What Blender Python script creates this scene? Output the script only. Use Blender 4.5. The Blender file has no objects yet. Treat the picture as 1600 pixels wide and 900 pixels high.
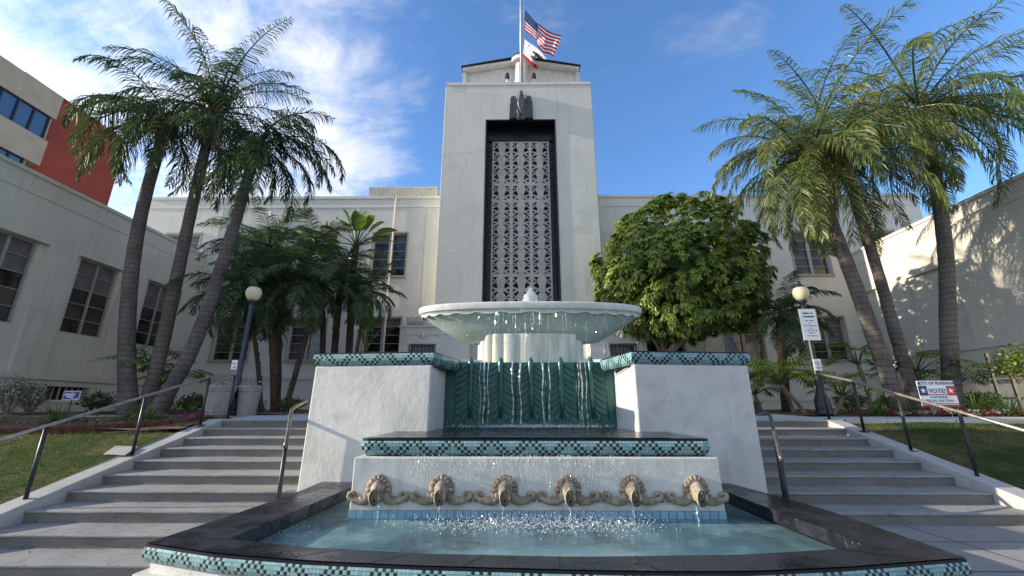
import bpy, bmesh, math, random
from mathutils import Vector, Matrix, noise
R = math.radians
rnd = random.Random(7)
sc = bpy.context.scene
col = sc.collection

# ------------------------------------------------------------------ camera
F, HOR, YAW, SH = 650.0, 637.0, R(.6), 2.0
TH = math.atan((HOR - 450) / F)
EYE = 0.26
cd = bpy.data.cameras.new('camera')
cam = bpy.data.objects.new('camera', cd); col.objects.link(cam)
cd.sensor_width = 36; cd.lens = 36 * F / 1600; cd.shift_x = -SH / 1600
cd.clip_start = .05; cd.clip_end = 3000
cam.location = (0, 0, EYE); cam.rotation_euler = (R(90) + TH, 0, YAW)
sc.camera = cam

# ------------------------------------------------------------------ light
SUN_EL, SUN_AZ = 16.0, -92.5          # the sun stands to the left, low
SKY_STRENGTH, SUN_STRENGTH, EXPOSURE = .15, 4.0, 1.04
sd = Vector((math.sin(R(SUN_AZ)) * math.cos(R(SUN_EL)), math.cos(R(SUN_AZ)) * math.cos(R(SUN_EL)), math.sin(R(SUN_EL))))
sl = bpy.data.lights.new('sun', 'SUN'); sl.energy = SUN_STRENGTH; sl.angle = R(.5); sl.color = (1, .87, .68)
so = bpy.data.objects.new('sun', sl); col.objects.link(so)
so.rotation_euler = (-sd).to_track_quat('-Z', 'Y').to_euler(); so.location = (-30, 0, 30)
sc.view_settings.view_transform = 'Standard'; sc.view_settings.look = 'None'
sc.view_settings.exposure = EXPOSURE; sc.view_settings.gamma = 1; sc.view_settings.use_curve_mapping = False
sc.cycles.max_bounces = 8; sc.cycles.transparent_max_bounces = 24
sc.cycles.caustics_reflective = False; sc.cycles.caustics_refractive = False

class NT:
    """tiny helper round a node tree"""
    def __init__(s, t): s.t = t; t.nodes.clear()
    def n(s, typ, ins=None, **kw):
        nd = s.t.nodes.new(typ)
        for k, v in kw.items(): setattr(nd, k, v)
        for k, v in (ins or {}).items():
            if isinstance(v, bpy.types.NodeSocket): s.t.links.new(v, nd.inputs[k])
            else: nd.inputs[k].default_value = v
        return nd
    def math(s, op, a, b=None, c=None, clamp=False):
        d = {0: a}
        if b is not None: d[1] = b
        if c is not None: d[2] = c
        return s.n('ShaderNodeMath', d, operation=op, use_clamp=clamp).outputs[0]
    def mix(s, f, a, b, mode='MIX'):
        nd = s.n('ShaderNodeMix', data_type='RGBA', blend_type=mode)
        for i, v in ((0, f), (6, a), (7, b)):
            if isinstance(v, bpy.types.NodeSocket): s.t.links.new(v, nd.inputs[i])
            else: nd.inputs[i].default_value = v if i == 0 else (*v[:3], 1)
        return nd.outputs[2]
    def ramp(s, f, lo, hi, a=0., b=1.):
        return s.n('ShaderNodeMapRange', {0: f, 1: lo, 2: hi, 3: a, 4: b}, interpolation_type='SMOOTHSTEP').outputs[0]
    def noise(s, vec, scale, detail=5., rough=.55, dist=0.):
        return s.n('ShaderNodeTexNoise', {'Vector': vec, 'Scale': scale, 'Detail': detail, 'Roughness': rough, 'Distortion': dist}).outputs[0]
    def scale(s, vec, v):
        return s.n('ShaderNodeVectorMath', {0: vec, 1: v}, operation='MULTIPLY').outputs[0]

w = bpy.data.worlds.new('World'); sc.world = w; w.use_nodes = True
N = NT(w.node_tree)
sky = N.n('ShaderNodeTexSky', sky_type='NISHITA', sun_disc=False)
sky.sun_elevation = R(SUN_EL); sky.sun_rotation = R(SUN_AZ); sky.air_density = 1.0; sky.dust_density = .6; sky.ozone_density = 3.5
tc = N.n('ShaderNodeTexCoord').outputs['Generated']
sx = N.n('ShaderNodeSeparateXYZ', {0: tc})
zz = N.math('ADD', N.math('MAXIMUM', sx.outputs[2], .02), .22)
uv = N.n('ShaderNodeCombineXYZ', {0: N.math('DIVIDE', sx.outputs[0], zz), 1: N.math('DIVIDE', sx.outputs[1], zz), 2: .37}).outputs[0]
n1 = N.noise(uv, 1.15, 9., .62, .35)
n2 = N.noise(N.scale(uv, (1., 1.7, 1.)), 3.4, 8., .66, .5)
nn = N.math('ADD', N.math('MULTIPLY', n1, .68), N.math('MULTIPLY', n2, .32))
lft = N.ramp(sx.outputs[0], .02, -.55, -.118, .105)      # thicker cloud towards the sun side
back = N.ramp(sx.outputs[1], .0, -.5, -.15, .11)         # unseen cloud added behind the viewer to fill the shaded fronts
cov = N.math('ADD', nn, N.math('MAXIMUM', lft, back))
mask = N.ramp(cov, .485, .73)
glow = N.ramp(sx.outputs[0], .2, -.8, 2.5, 5.0)
cl = N.n('ShaderNodeVectorMath', {0: (1.02, 1.01, 1.0), 'Scale': glow}, operation='SCALE').outputs[0]
skyc = N.mix(1., sky.outputs[0], (.79, .95, 1.11), 'MULTIPLY')
cm = N.mix(mask, skyc, cl)
bg = N.n('ShaderNodeBackground', {'Color': cm, 'Strength': SKY_STRENGTH})
N.n('ShaderNodeOutputWorld', {0: bg.outputs[0]})

# ------------------------------------------------------------------ photograph pixel -> place
def ray(x, y):
    u = x - 800 - SH; v = 450 - y
    f = F * math.cos(TH) - v * math.sin(TH); up = F * math.sin(TH) + v * math.cos(TH)
    return Vector((u * math.cos(YAW) - f * math.sin(YAW), f * math.cos(YAW) + u * math.sin(YAW), up))
def P(x, y, Y):
    r = ray(x, y); return Vector((0, 0, EYE)) + r * (Y / r.y)
def PX(x, y, X):
    r = ray(x, y); return Vector((0, 0, EYE)) + r * (X / r.x)
def PZ(x, y, Z):
    r = ray(x, y); return Vector((0, 0, EYE)) + r * ((Z - EYE) / r.z)

# ------------------------------------------------------------------ mesh builder
class MB:
    def __init__(s): s.v = []; s.f = []; s.m = []; s.uv = {}
    def vert(s, p): s.v.append(tuple(p)); return len(s.v) - 1
    def face(s, idx, m=0, uv=None):
        s.f.append(tuple(idx)); s.m.append(m)
        if uv: s.uv[len(s.f) - 1] = uv
    def poly(s, pts, m=0, uv=None): s.face([s.vert(p) for p in pts], m, uv)
    def box(s, x0, x1, y0, y1, z0, z1, m=0):
        b = len(s.v)
        for z in (z0, z1):
            for x, y in ((x0, y0), (x1, y0), (x1, y1), (x0, y1)): s.v.append((x, y, z))
        for q in ((0, 3, 2, 1), (4, 5, 6, 7), (0, 1, 5, 4), (1, 2, 6, 5), (2, 3, 7, 6), (3, 0, 4, 7)):
            s.face([b + i for i in q], m)
    def obox(s, c, ux, uy, uz, m=0):
        """box from a centre and three half-axis vectors"""
        c, ux, uy, uz = map(Vector, (c, ux, uy, uz)); b = len(s.v)
        for k in (-1, 1):
            for i, j in ((-1, -1), (1, -1), (1, 1), (-1, 1)): s.v.append(tuple(c + ux * i + uy * j + uz * k))
        for q in ((0, 3, 2, 1), (4, 5, 6, 7), (0, 1, 5, 4), (1, 2, 6, 5), (2, 3, 7, 6), (3, 0, 4, 7)):
            s.face([b + i for i in q], m)
    def prism(s, pts, d, m=0, chamfer=0.):
        """polygon pts (3D) pushed along vector d, closed; optional chamfered far face"""
        pts = [Vector(p) for p in pts]; d = Vector(d); n = len(pts); b = len(s.v)
        c = sum(pts, Vector()) / n
        rings = [pts]
        if chamfer: rings += [[p + d * .7 for p in pts], [p + d + (c - p).normalized() * chamfer for p in pts]]
        else: rings += [[p + d for p in pts]]
        for rg in rings:
            for p in rg: s.v.append(tuple(p))
        for k in range(len(rings) - 1):
            for i in range(n):
                j = (i + 1) % n; s.face((b + k * n + i, b + k * n + j, b + (k + 1) * n + j, b + (k + 1) * n + i), m)
        s.face([b + i for i in reversed(range(n))], m); s.face([b + (len(rings) - 1) * n + i for i in range(n)], m)
    def tube(s, pts, rad, n=8, m=0, cap=True):
        pts = [Vector(p) for p in pts]
        if not hasattr(rad, '__len__'): rad = [rad] * len(pts)
        b = len(s.v); up = Vector((0, 0, 1)); u = None
        for i, p in enumerate(pts):
            t = (pts[min(i + 1, len(pts) - 1)] - pts[max(i - 1, 0)])
            t = t.normalized() if t.length > 1e-9 else up
            if u is None: u = t.orthogonal().normalized()
            u = (u - t * u.dot(t)); u = u.normalized() if u.length > 1e-6 else t.orthogonal().normalized()
            w_ = t.cross(u)
            for k in range(n):
                a = 2 * math.pi * k / n
                s.v.append(tuple(p + (u * math.cos(a) + w_ * math.sin(a)) * rad[i]))
        for i in range(len(pts) - 1):
            for k in range(n):
                k2 = (k + 1) % n
                s.face((b + i * n + k, b + i * n + k2, b + (i + 1) * n + k2, b + (i + 1) * n + k), m)
        if cap:
            s.face([b + k for k in reversed(range(n))], m); s.face([b + (len(pts) - 1) * n + k for k in range(n)], m)
    def lathe(s, c, prof, n=24, m=0, sx=1., sy=1., cap=True):
        c = Vector(c); b = len(s.v)
        for r, z in prof:
            for k in range(n):
                a = 2 * math.pi * k / n
                s.v.append((c.x + r * sx * math.cos(a), c.y + r * sy * math.sin(a), c.z + z))
        for i in range(len(prof) - 1):
            for k in range(n):
                k2 = (k + 1) % n
                s.face((b + i * n + k, b + i * n + k2, b + (i + 1) * n + k2, b + (i + 1) * n + k), m)
        if cap:
            s.face([b + k for k in reversed(range(n))], m); s.face([b + (len(prof) - 1) * n + k for k in range(n)], m)
    def ball(s, c, rx, ry=None, rz=None, n=10, m=0):
        ry = ry or rx; rz = rz or rx
        h = n // 2 + 1
        s.lathe(c, [(max(.02, math.sin(math.pi * i / h)) * 1., -rz * math.cos(math.pi * i / h)) for i in range(h + 1)], n, m, rx, ry)
    def grid(s, fn, nu, nv, m=0, uv=False):
        b = len(s.v)
        for j in range(nv + 1):
            for i in range(nu + 1): s.v.append(tuple(fn(i / nu, j / nv)))
        for j in range(nv):
            for i in range(nu):
                a = b + j * (nu + 1) + i
                mm = m(i, j) if callable(m) else m
                s.face((a, a + 1, a + nu + 2, a + nu + 1), mm,
                       [(i / nu, j / nv), ((i + 1) / nu, j / nv), ((i + 1) / nu, (j + 1) / nv), (i / nu, (j + 1) / nv)] if uv else None)
    def build(s, name, mats, parent=None, smooth=False, bevel=0.):
        me = bpy.data.meshes.new(name); me.from_pydata(s.v, [], s.f)
        if not isinstance(mats, (list, tuple)): mats = [mats]
        for m in mats: me.materials.append(m)
        me.polygons.foreach_set('material_index', s.m)
        if smooth: me.polygons.foreach_set('use_smooth', [True] * len(s.f))
        if s.uv:
            l = me.uv_layers.new(name='UVMap').data
            for fi, q in s.uv.items():
                for li, c in zip(me.polygons[fi].loop_indices, q): l[li].uv = c
        me.update()
        o = bpy.data.objects.new(name, me); col.objects.link(o)
        if parent: o.parent = parent
        if bevel:
            b = o.modifiers.new('bevel', 'BEVEL'); b.width = bevel; b.segments = 2; b.limit_method = 'ANGLE'; b.angle_limit = R(40)
        return o
def tag(o, label, cat, group=None):
    o['label'] = label; o['category'] = cat
    if group: o['group'] = group
    return o
def thing(name, label, cat, loc=(0, 0, 0), group=None):
    o = bpy.data.objects.new(name, None); col.objects.link(o); o.location = loc; o.empty_display_size = .2
    return tag(o, label, cat, group)
def struct(o, kind='structure'): o['kind'] = kind; return o
def rebase(root):
    """children were built in world coordinates; keep them there under a root that stands elsewhere"""
    for c in root.children: c.matrix_parent_inverse = Matrix.Translation(root.location).inverted()

# ------------------------------------------------------------------ materials
def principled(name, base, rough=.6, spec=.4, metal=0.):
    m = bpy.data.materials.new(name); m.use_nodes = True; n = NT(m.node_tree)
    b = n.n('ShaderNodeBsdfPrincipled', {'Roughness': rough, 'Metallic': metal, 'Specular IOR Level': spec})
    if isinstance(base, tuple): b.inputs['Base Color'].default_value = (*base, 1)
    n.n('ShaderNodeOutputMaterial', {0: b.outputs[0]})
    return m, n, b
def obj_co(n): return n.n('ShaderNodeTexCoord').outputs['Object']
def bump(n, b, h, dist=.02, strength=.5):
    bp = n.n('ShaderNodeBump', {'Height': h, 'Distance': dist, 'Strength': strength})
    n.t.links.new(bp.outputs[0], b.inputs['Normal'])
def varied(name, c1, c2, scale=3., rough=.7, spec=.3, bscale=40., bdist=.01, stretch=(1, 1, 1), lo=.35, hi=.65, metal=0.):
    m, n, b = principled(name, None, rough, spec, metal)
    co = n.scale(obj_co(n), stretch)
    n.t.links.new(n.mix(n.ramp(n.noise(co, scale, 6.), lo, hi), c1, c2), b.inputs['Base Color'])
    if bdist: bump(n, b, n.noise(co, bscale, 4.), bdist)
    return m
def stucco(name, c, dark, patch=.5, streak=.5):
    """painted plaster: cloudy tone, squarish touched-up patches, faint rain streaks, fine grain"""
    m, n, b = principled(name, None, .8, .25)
    co = obj_co(n)
    cl_ = n.ramp(n.noise(co, .55, 7., .6), .35, .7)
    vo = n.n('ShaderNodeTexVoronoi', {'Vector': n.scale(co, (.5, .5, .8)), 'Scale': 1., 'Randomness': 1.}, distance='CHEBYCHEV')
    pt = n.n('ShaderNodeSeparateColor', {0: vo.outputs['Color']}).outputs[0]
    pt = n.math('MULTIPLY', n.ramp(pt, .55, .9), n.ramp(n.noise(co, 1.7, 5.), .4, .6))
    st = n.ramp(n.noise(n.scale(co, (5., 5., .25)), 1.2, 5., .6), .52, .75)
    c1 = n.mix(n.math('MULTIPLY', cl_, .55), c, tuple(x * .86 for x in c))
    c2 = n.mix(n.math('MULTIPLY', pt, patch), c1, tuple(x * .86 for x in c))
    c3 = n.mix(n.math('MULTIPLY', st, streak), c2, dark)
    n.t.links.new(c3, b.inputs['Base Color'])
    sz = n.n('ShaderNodeSeparateXYZ', {0: co}).outputs[2]
    bd = n.math('FRACT', n.math('MULTIPLY', sz, 1.64)); bl_ = n.ramp(n.math('MINIMUM', bd, n.math('SUBTRACT', 1., bd)), .0, .018)
    bump(n, b, n.math('ADD', n.math('ADD', n.noise(co, 60., 3.), n.math('MULTIPLY', bl_, .8)), n.math('MULTIPLY', n.noise(n.scale(co, (1., 1., 2.2)), 3., 4.), 2.5)), .014, .4)
    return m
M = {}
M['stucco'] = stucco('painted stucco', (.68, .67, .615), (.40, .39, .36), .8, .32)
M['wing'] = stucco('wing stucco', (.63, .60, .53), (.36, .34, .31), .6, .35)
def plaster_mat():
    m, n, b = principled('fountain plaster', None, .8, .25)
    co = obj_co(n)
    k = n.ramp(n.noise(co, 1.6, 8., .68), .36, .66)
    d = n.ramp(n.noise(co, 3.2, 9., .75, .6), .54, .74)
    st = n.ramp(n.noise(n.scale(co, (6., 6., .5)), 1.3, 6., .65), .56, .78)
    c = n.mix(k, (.63, .625, .60), (.53, .53, .505))
    c = n.mix(n.math('MULTIPLY', d, .55), c, (.30, .30, .29)); c = n.mix(n.math('MULTIPLY', st, .6), c, (.33, .32, .285))
    n.t.links.new(c, b.inputs['Base Color'])
    bump(n, b, n.math('ADD', n.noise(co, 70., 4.), n.math('MULTIPLY', n.noise(co, 9., 4.), 1.6)), .012, .45)
    return m
M['plaster'] = plaster_mat()
M['trim'] = varied('painted trim', (.66, .64, .58), (.56, .54, .48), 4., .6, .3, 50, .004)
M['frame'] = varied('window frame paint', (.40, .37, .33), (.33, .31, .28), 5., .5, .3, 50, .003)
def glass_mat():
    m, n, b = principled('dark window glass', None, .06, .6)
    co = obj_co(n)
    n.t.links.new(n.mix(n.ramp(n.noise(co, .8, 2.), .45, .6), (.012, .011, .012), (.045, .04, .038)), b.inputs['Base Color'])
    bump(n, b, n.noise(co, 1.5, 2.), .02, .25)
    return m
M['glass'] = glass_mat()
M['blind'] = varied('drawn window blind', (.11, .10, .10), (.15, .14, .135), 3., .5, .4, 10, 0)
M['blueglass'] = principled('blue office glass', (.05, .09, .16), .04, .9)[0]
M['tan'] = varied('tan precast panel', (.56, .41, .28), (.49, .355, .24), 1.2, .85, .2, 30, .01)
M['red'] = varied('red painted wall', (.42, .075, .04), (.35, .06, .035), .5, .8, .2, 30, .01)
M['black'] = varied('black metal', (.012, .012, .014), (.025, .025, .03), 12., .45, .5, 60, .002)
M['steel'] = varied('worn steel rail', (.42, .39, .35), (.28, .25, .22), 14., .4, .5, 60, .002, metal=.7)
M['darksteel'] = varied('dark worn steel', (.20, .18, .16), (.12, .11, .10), 14., .35, .5, 60, .002, metal=.6)
M['bronze'] = varied('dark bronze relief', (.06, .06, .065), (.12, .115, .12), 6., .5, .5, 30, .006)
M['grille'] = varied('cast stone grille', (.56, .54, .49), (.44, .425, .385), 3., .7, .3, 40, .004)
M['void'] = principled('dark void behind grille', (.030, .034, .040), .25, .5)[0]
M['blackstone'] = principled('black stone', (.008, .009, .016), .3, .4)[0]
def granite():
    m, n, b = principled('dark slab coping', None, .25, .5)
    co = obj_co(n)
    k = n.ramp(n.noise(co, 2.2, 7., .65), .4, .62)
    cr = n.ramp(n.math('ABSOLUTE', n.math('SUBTRACT', n.noise(co, 1.1, 4., .6, 1.5), .5)), .0, .006)
    c = n.mix(k, (.008, .009, .013), (.024, .025, .032))
    n.t.links.new(n.mix(cr, (.010, .010, .012), c), b.inputs['Base Color'])
    n.t.links.new(n.ramp(k, 0., 1., .16, .42), b.inputs['Roughness'])
    bump(n, b, n.math('ADD', n.noise(co, 30., 4.), cr), .006, .5)
    return m
M['granite'] = granite()
def tile_mat(name, c, c2, grout, rough=.16):
    """one UV unit = one mosaic tile"""
    m, n, b = principled(name, None, rough, .5)
    u = n.n('ShaderNodeTexCoord').outputs['UV']
    fl = n.n('ShaderNodeVectorMath', {0: u}, operation='FLOOR').outputs[0]
    rn = n.n('ShaderNodeTexWhiteNoise', {'Vector': fl}, noise_dimensions='2D').outputs['Value']
    fr = n.n('ShaderNodeSeparateXYZ', {0: n.n('ShaderNodeVectorMath', {0: u}, operation='FRACTION').outputs[0]})
    ed = n.math('MINIMUM', n.math('MINIMUM', fr.outputs[0], n.math('SUBTRACT', 1., fr.outputs[0])),
                n.math('MINIMUM', fr.outputs[1], n.math('SUBTRACT', 1., fr.outputs[1])))
    g = n.ramp(ed, .035, .09)
    n.t.links.new(n.mix(g, grout, n.mix(rn, c, c2)), b.inputs['Base Color'])
    n.t.links.new(n.ramp(g, 0., 1., .8, rough), b.inputs['Roughness'])
    bump(n, b, n.math('ADD', g, n.math('MULTIPLY', rn, .5)), .004, .6)
    return m
M['teal'] = tile_mat('teal mosaic tile', (.15, .33, .36), (.27, .44, .46), (.09, .14, .15))
M['jet'] = tile_mat('black mosaic tile', (.006, .012, .012), (.015, .025, .024), (.10, .17, .17))
M['pooltile'] = tile_mat('blue pool tile', (.19, .36, .48), (.27, .43, .54), (.08, .19, .26))
def green_mat():
    m, n, b = principled('dark green glazed panel', None, .28, .5)
    co = obj_co(n)
    n.t.links.new(n.mix(n.ramp(n.noise(co, 5., 6.), .35, .7), (.010, .085, .078), (.028, .14, .125)), b.inputs['Base Color'])
    bump(n, b, n.noise(co, 25., 4.), .008, .4)
    return m
M['green'] = green_mat()
M['bowlrim'] = varied('pale bowl rim', (.66, .68, .64), (.52, .56, .51), 5., .5, .4, 40, .004)
M['bowl'] = varied('algae green bowl underside', (.36, .47, .41), (.45, .54, .48), 2.5, .45, .4, 30, .006, (1, 1, .5))
M['fluted'] = varied('limestained fluted drum', (.68, .68, .61), (.48, .51, .44), 3., .6, .3, 30, .006, (2, 2, .4))
M['mask'] = varied('weathered tan terracotta', (.37, .31, .235), (.19, .155, .115), 11., .75, .3, 60, .006)
M['mouth'] = principled('dark spout mouth', (.10, .095, .08), .7)[0]
M['hole'] = principled('black pipe hole', (.004, .004, .004), .8)[0]
def concrete(name, c, d, joints=None, dirt=.6):
    m, n, b = principled(name, None, .85, .25)
    co = obj_co(n)
    k = n.ramp(n.noise(co, 1.3, 8., .65), .35, .7)
    s2 = n.ramp(n.noise(n.scale(co, (1, 1, 3.)), 7., 6., .7), .52, .72)
    c1 = n.mix(n.math('MULTIPLY', s2, dirt), n.mix(k, c, tuple(x * .8 for x in c)), d)
    if joints:
        sp = n.n('ShaderNodeSeparateXYZ', {0: co})
        es = []
        for o_, s_ in ((0, joints[0]), (1, joints[1])):
            fr = n.math('FRACT', n.math('DIVIDE', n.math('ADD', sp.outputs[o_], n.math('MULTIPLY', n.noise(co, 1.2, 2.), .05)), s_))
            es.append(n.math('MULTIPLY', n.math('MINIMUM', fr, n.math('SUBTRACT', 1., fr)), s_))
        j = n.ramp(n.math('MINIMUM', *es), .006, .02)
        c1 = n.mix(j, (.09, .085, .085), c1)
        hh = n.math('ADD', n.noise(co, 60., 5.), n.math('MULTIPLY', j, 2.))
    else: hh = n.noise(co, 60., 5.)
    n.t.links.new(c1, b.inputs['Base Color']); bump(n, b, hh, .012, .4)
    return m
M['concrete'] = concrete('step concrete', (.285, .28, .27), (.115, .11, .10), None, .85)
M['riser'] = concrete('dirty shaded riser concrete', (.19, .185, .17), (.095, .09, .08), None, .85)  # darker than the treads: dirt plus the risers' shade put into the colour
M['cheek'] = concrete('kerb concrete', (.42, .415, .40), (.24, .23, .21))
M['walk'] = concrete('terrace concrete', (.48, .48, .49), (.33, .325, .32), (2.4, 2.4))
M['stamped'] = concrete('stamped pavement', (.30, .288, .275), (.20, .19, .18), (1.25, .9))
M['soil'] = varied('mulched soil', (.10, .062, .038), (.21, .145, .095), 9., .95, .1, 30, .05)
M['earth'] = varied('bare earth', (.16, .13, .10), (.21, .18, .14), .3, .95, .1, 8, .02)
M['brick'] = varied('old red edging brick', (.12, .038, .032), (.075, .028, .026), 8., .85, .2, 30, .01)
def lawn_mat():
    m, n, b = principled('mown lawn', None, .9, .15)
    co = obj_co(n)
    a = n.ramp(n.noise(co, .75, 5., .6), .46, .66); f = n.noise(co, 28., 4., .7)
    g = n.mix(f, (.018, .046, .010), (.045, .082, .018))
    n.t.links.new(n.mix(n.math('MULTIPLY', a, .8), g, n.mix(f, (.14, .11, .05), (.22, .17, .09))), b.inputs['Base Color'])
    bump(n, b, n.noise(co, 60., 4., .7), .05, .8)
    return m
M['lawn'] = lawn_mat()
def leaf_mat(name, c1, c2, trans=.35, rough=.45, spec=.45, tint=None):
    m = bpy.data.materials.new(name); m.use_nodes = True; n = NT(m.node_tree)
    co = obj_co(n)
    k = n.noise(co, 2.5, 5., .7)
    c = n.mix(n.ramp(k, .35, .65), c1, c2)
    b = n.n('ShaderNodeBsdfPrincipled', {'Base Color': c, 'Roughness': rough, 'Specular IOR Level': spec})
    t = n.n('ShaderNodeBsdfTranslucent', {'Color': n.mix(.5, c, tint or (.25, .35, .04))})
    x = n.n('ShaderNodeMixShader', {0: trans, 1: b.outputs[0], 2: t.outputs[0]})
    n.n('ShaderNodeOutputMaterial', {0: x.outputs[0]})
    return m
M['grass'] = leaf_mat('grass blades', (.026, .058, .011), (.060, .090, .022), .2, .7, .15)
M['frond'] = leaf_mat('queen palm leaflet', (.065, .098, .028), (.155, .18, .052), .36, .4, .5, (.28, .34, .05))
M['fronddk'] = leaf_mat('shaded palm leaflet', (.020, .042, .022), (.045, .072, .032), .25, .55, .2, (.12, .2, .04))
M['datefrond'] = leaf_mat('date palm leaflet', (.050, .095, .038), (.095, .145, .060), .3, .4, .5, (.10, .2, .05))
M['deadfrond'] = varied('dry brown frond', (.22, .15, .09), (.34, .25, .16), 6., .9, .1, 20, 0)
M['paddle'] = leaf_mat('broad paddle leaf', (.045, .11, .025), (.10, .19, .04), .35, .35, .5, (.35, .5, .06))
M['leafA'] = leaf_mat('glossy tree leaf', (.075, .145, .022), (.135, .205, .035), .34, .3, .5, (.25, .32, .03))
M['leafB'] = leaf_mat('pale sunlit tree leaf', (.20, .29, .05), (.32, .39, .08), .38, .35, .5, (.4, .42, .05))  # lighter leaf for variety; sunlight on the crown is put into its colour
M['leafY'] = leaf_mat('yellowed tree leaf', (.42, .26, .03), (.50, .36, .06), .3, .5, .3, (.6, .4, .03))
M['philo'] = leaf_mat('split philodendron leaf', (.07, .14, .022), (.17, .24, .04), .35, .35, .5, (.4, .45, .05))
M['strap'] = leaf_mat('strap leaf', (.04, .09, .022), (.09, .15, .035), .3, .4, .5)
M['shrub'] = leaf_mat('dull shrub leaf', (.03, .045, .025), (.06, .075, .045), .2)
M['hedge'] = leaf_mat('small hedge leaf', (.06, .11, .02), (.13, .19, .04), .3, .4, .4)
M['petal_pink'] = leaf_mat('magenta petal', (.42, .03, .20), (.55, .06, .30), .3, .6, .2, (.7, .1, .4))
M['petal_red'] = leaf_mat('red petal', (.40, .015, .03), (.52, .03, .05), .3, .6, .2, (.7, .05, .05))
M['petal_white'] = leaf_mat('white petal', (.78, .76, .74), (.85, .84, .82), .3, .6, .2, (.85, .84, .8))
def bark(name, a, b_, ring, dist):
    m, n, b = principled(name, None, .9, .15)
    co = obj_co(n)
    sp = n.n('ShaderNodeSeparateXYZ', {0: co})
    z = n.math('ADD', n.math('MULTIPLY', sp.outputs[2], ring), n.math('MULTIPLY', n.noise(n.scale(co, (1, 1, .4)), .9, 2.), 1.3))
    s_ = n.math('FRACT', z)
    rg = n.ramp(n.math('MINIMUM', s_, n.math('MULTIPLY', n.math('SUBTRACT', 1., s_), 2.5)), .0, .22)
    k = n.math('MULTIPLY', n.math('ADD', n.ramp(n.noise(n.scale(co, (3, 3, .6)), 5., 7., .7), .35, .68), n.ramp(n.noise(co, 1.3, 5., .7), .35, .65)), .5)
    n.t.links.new(n.mix(rg, tuple(x * .95 for x in a), n.mix(k, a, b_)), b.inputs['Base Color'])
    bump(n, b, n.math('ADD', n.math('MULTIPLY', rg, .8), n.noise(co, 14., 6., .7)), dist, .8)
    return m
M['palmbark'] = bark('ringed grey palm bark', (.085, .074, .070), (.185, .16, .145), 6.0, .010)
M['datebark'] = bark('knobbly dark palm bark', (.05, .038, .03), (.12, .09, .065), 14., .05)
M['crownshaft'] = varied('palm leaf bases', (.21, .16, .10), (.36, .29, .20), 4., .8, .2, 20, .03, (3, 3, .5))
M['treebark'] = varied('smooth tan bark', (.16, .12, .085), (.26, .21, .16), 5., .85, .2, 20, .02)
M['globe'] = varied('cream lamp globe', (.70, .60, .42), (.60, .50, .34), 3., .3, .5, 20, 0)
M['lampblue'] = varied('dark blue lamp paint', (.012, .02, .045), (.02, .03, .06), 8., .4, .5, 40, .002)
M['planter'] = varied('moulded grey planter', (.30, .285, .28), (.24, .23, .225), 6., .8, .2, 40, .004)
M['white'] = principled('white sign face', (.80, .80, .80), .4)[0]
M['signblue'] = principled('sign navy', (.025, .035, .16), .4)[0]
M['signred'] = principled('sign red', (.50, .04, .06), .4)[0]
M['signgrey'] = principled('sign grey text', (.22, .22, .27), .5)[0]
M['purple'] = principled('indigo sign face', (.030, .022, .13), .4)[0]
M['signlilac'] = principled('pale lilac print', (.55, .53, .75), .5)[0]
M['flagred'] = leaf_mat('flag red cloth', (.45, .012, .03), (.50, .02, .04), .35, .8, .1, (.6, .02, .05))
M['flagwhite'] = leaf_mat('flag white cloth', (.78, .77, .76), (.82, .81, .80), .35, .8, .1, (.8, .8, .8))
M['flagblue'] = leaf_mat('flag blue cloth', (.03, .05, .15), (.04, .06, .18), .3, .8, .1, (.05, .08, .25))
M['bear'] = principled('brown print', (.16, .09, .04), .8)[0]
M['beargreen'] = principled('green print', (.06, .16, .07), .8)[0]
M['pole'] = varied('silver flagpole', (.42, .42, .44), (.34, .34, .36), 2., .35, .5, 30, 0, metal=.4)
M['roofwhite'] = varied('white boarding', (.70, .69, .64), (.60, .59, .55), 3., .7, .2, 30, .004)
M['shingle'] = principled('dark roof edge', (.03, .03, .04), .8)[0]
M['ribmetal'] = varied('ribbed cream metal', (.60, .56, .48), (.52, .49, .42), 2., .5, .3, 30, 0)
def pool_floor():
    m, n, b = principled('aqua pool plaster', None, .6, .3)
    co = obj_co(n)
    k = n.ramp(n.noise(co, 2., 7., .7), .35, .7)
    st = n.ramp(n.noise(n.scale(co, (1., 2.2, 1.)), 1.8, 6., .7, 1.2), .60, .68)
    c = n.mix(k, (.46, .76, .75), (.33, .62, .62))
    n.t.links.new(n.mix(n.math('MULTIPLY', st, .7), c, (.16, .16, .14)), b.inputs['Base Color'])
    return m
M['poolfloor'] = pool_floor()
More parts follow.
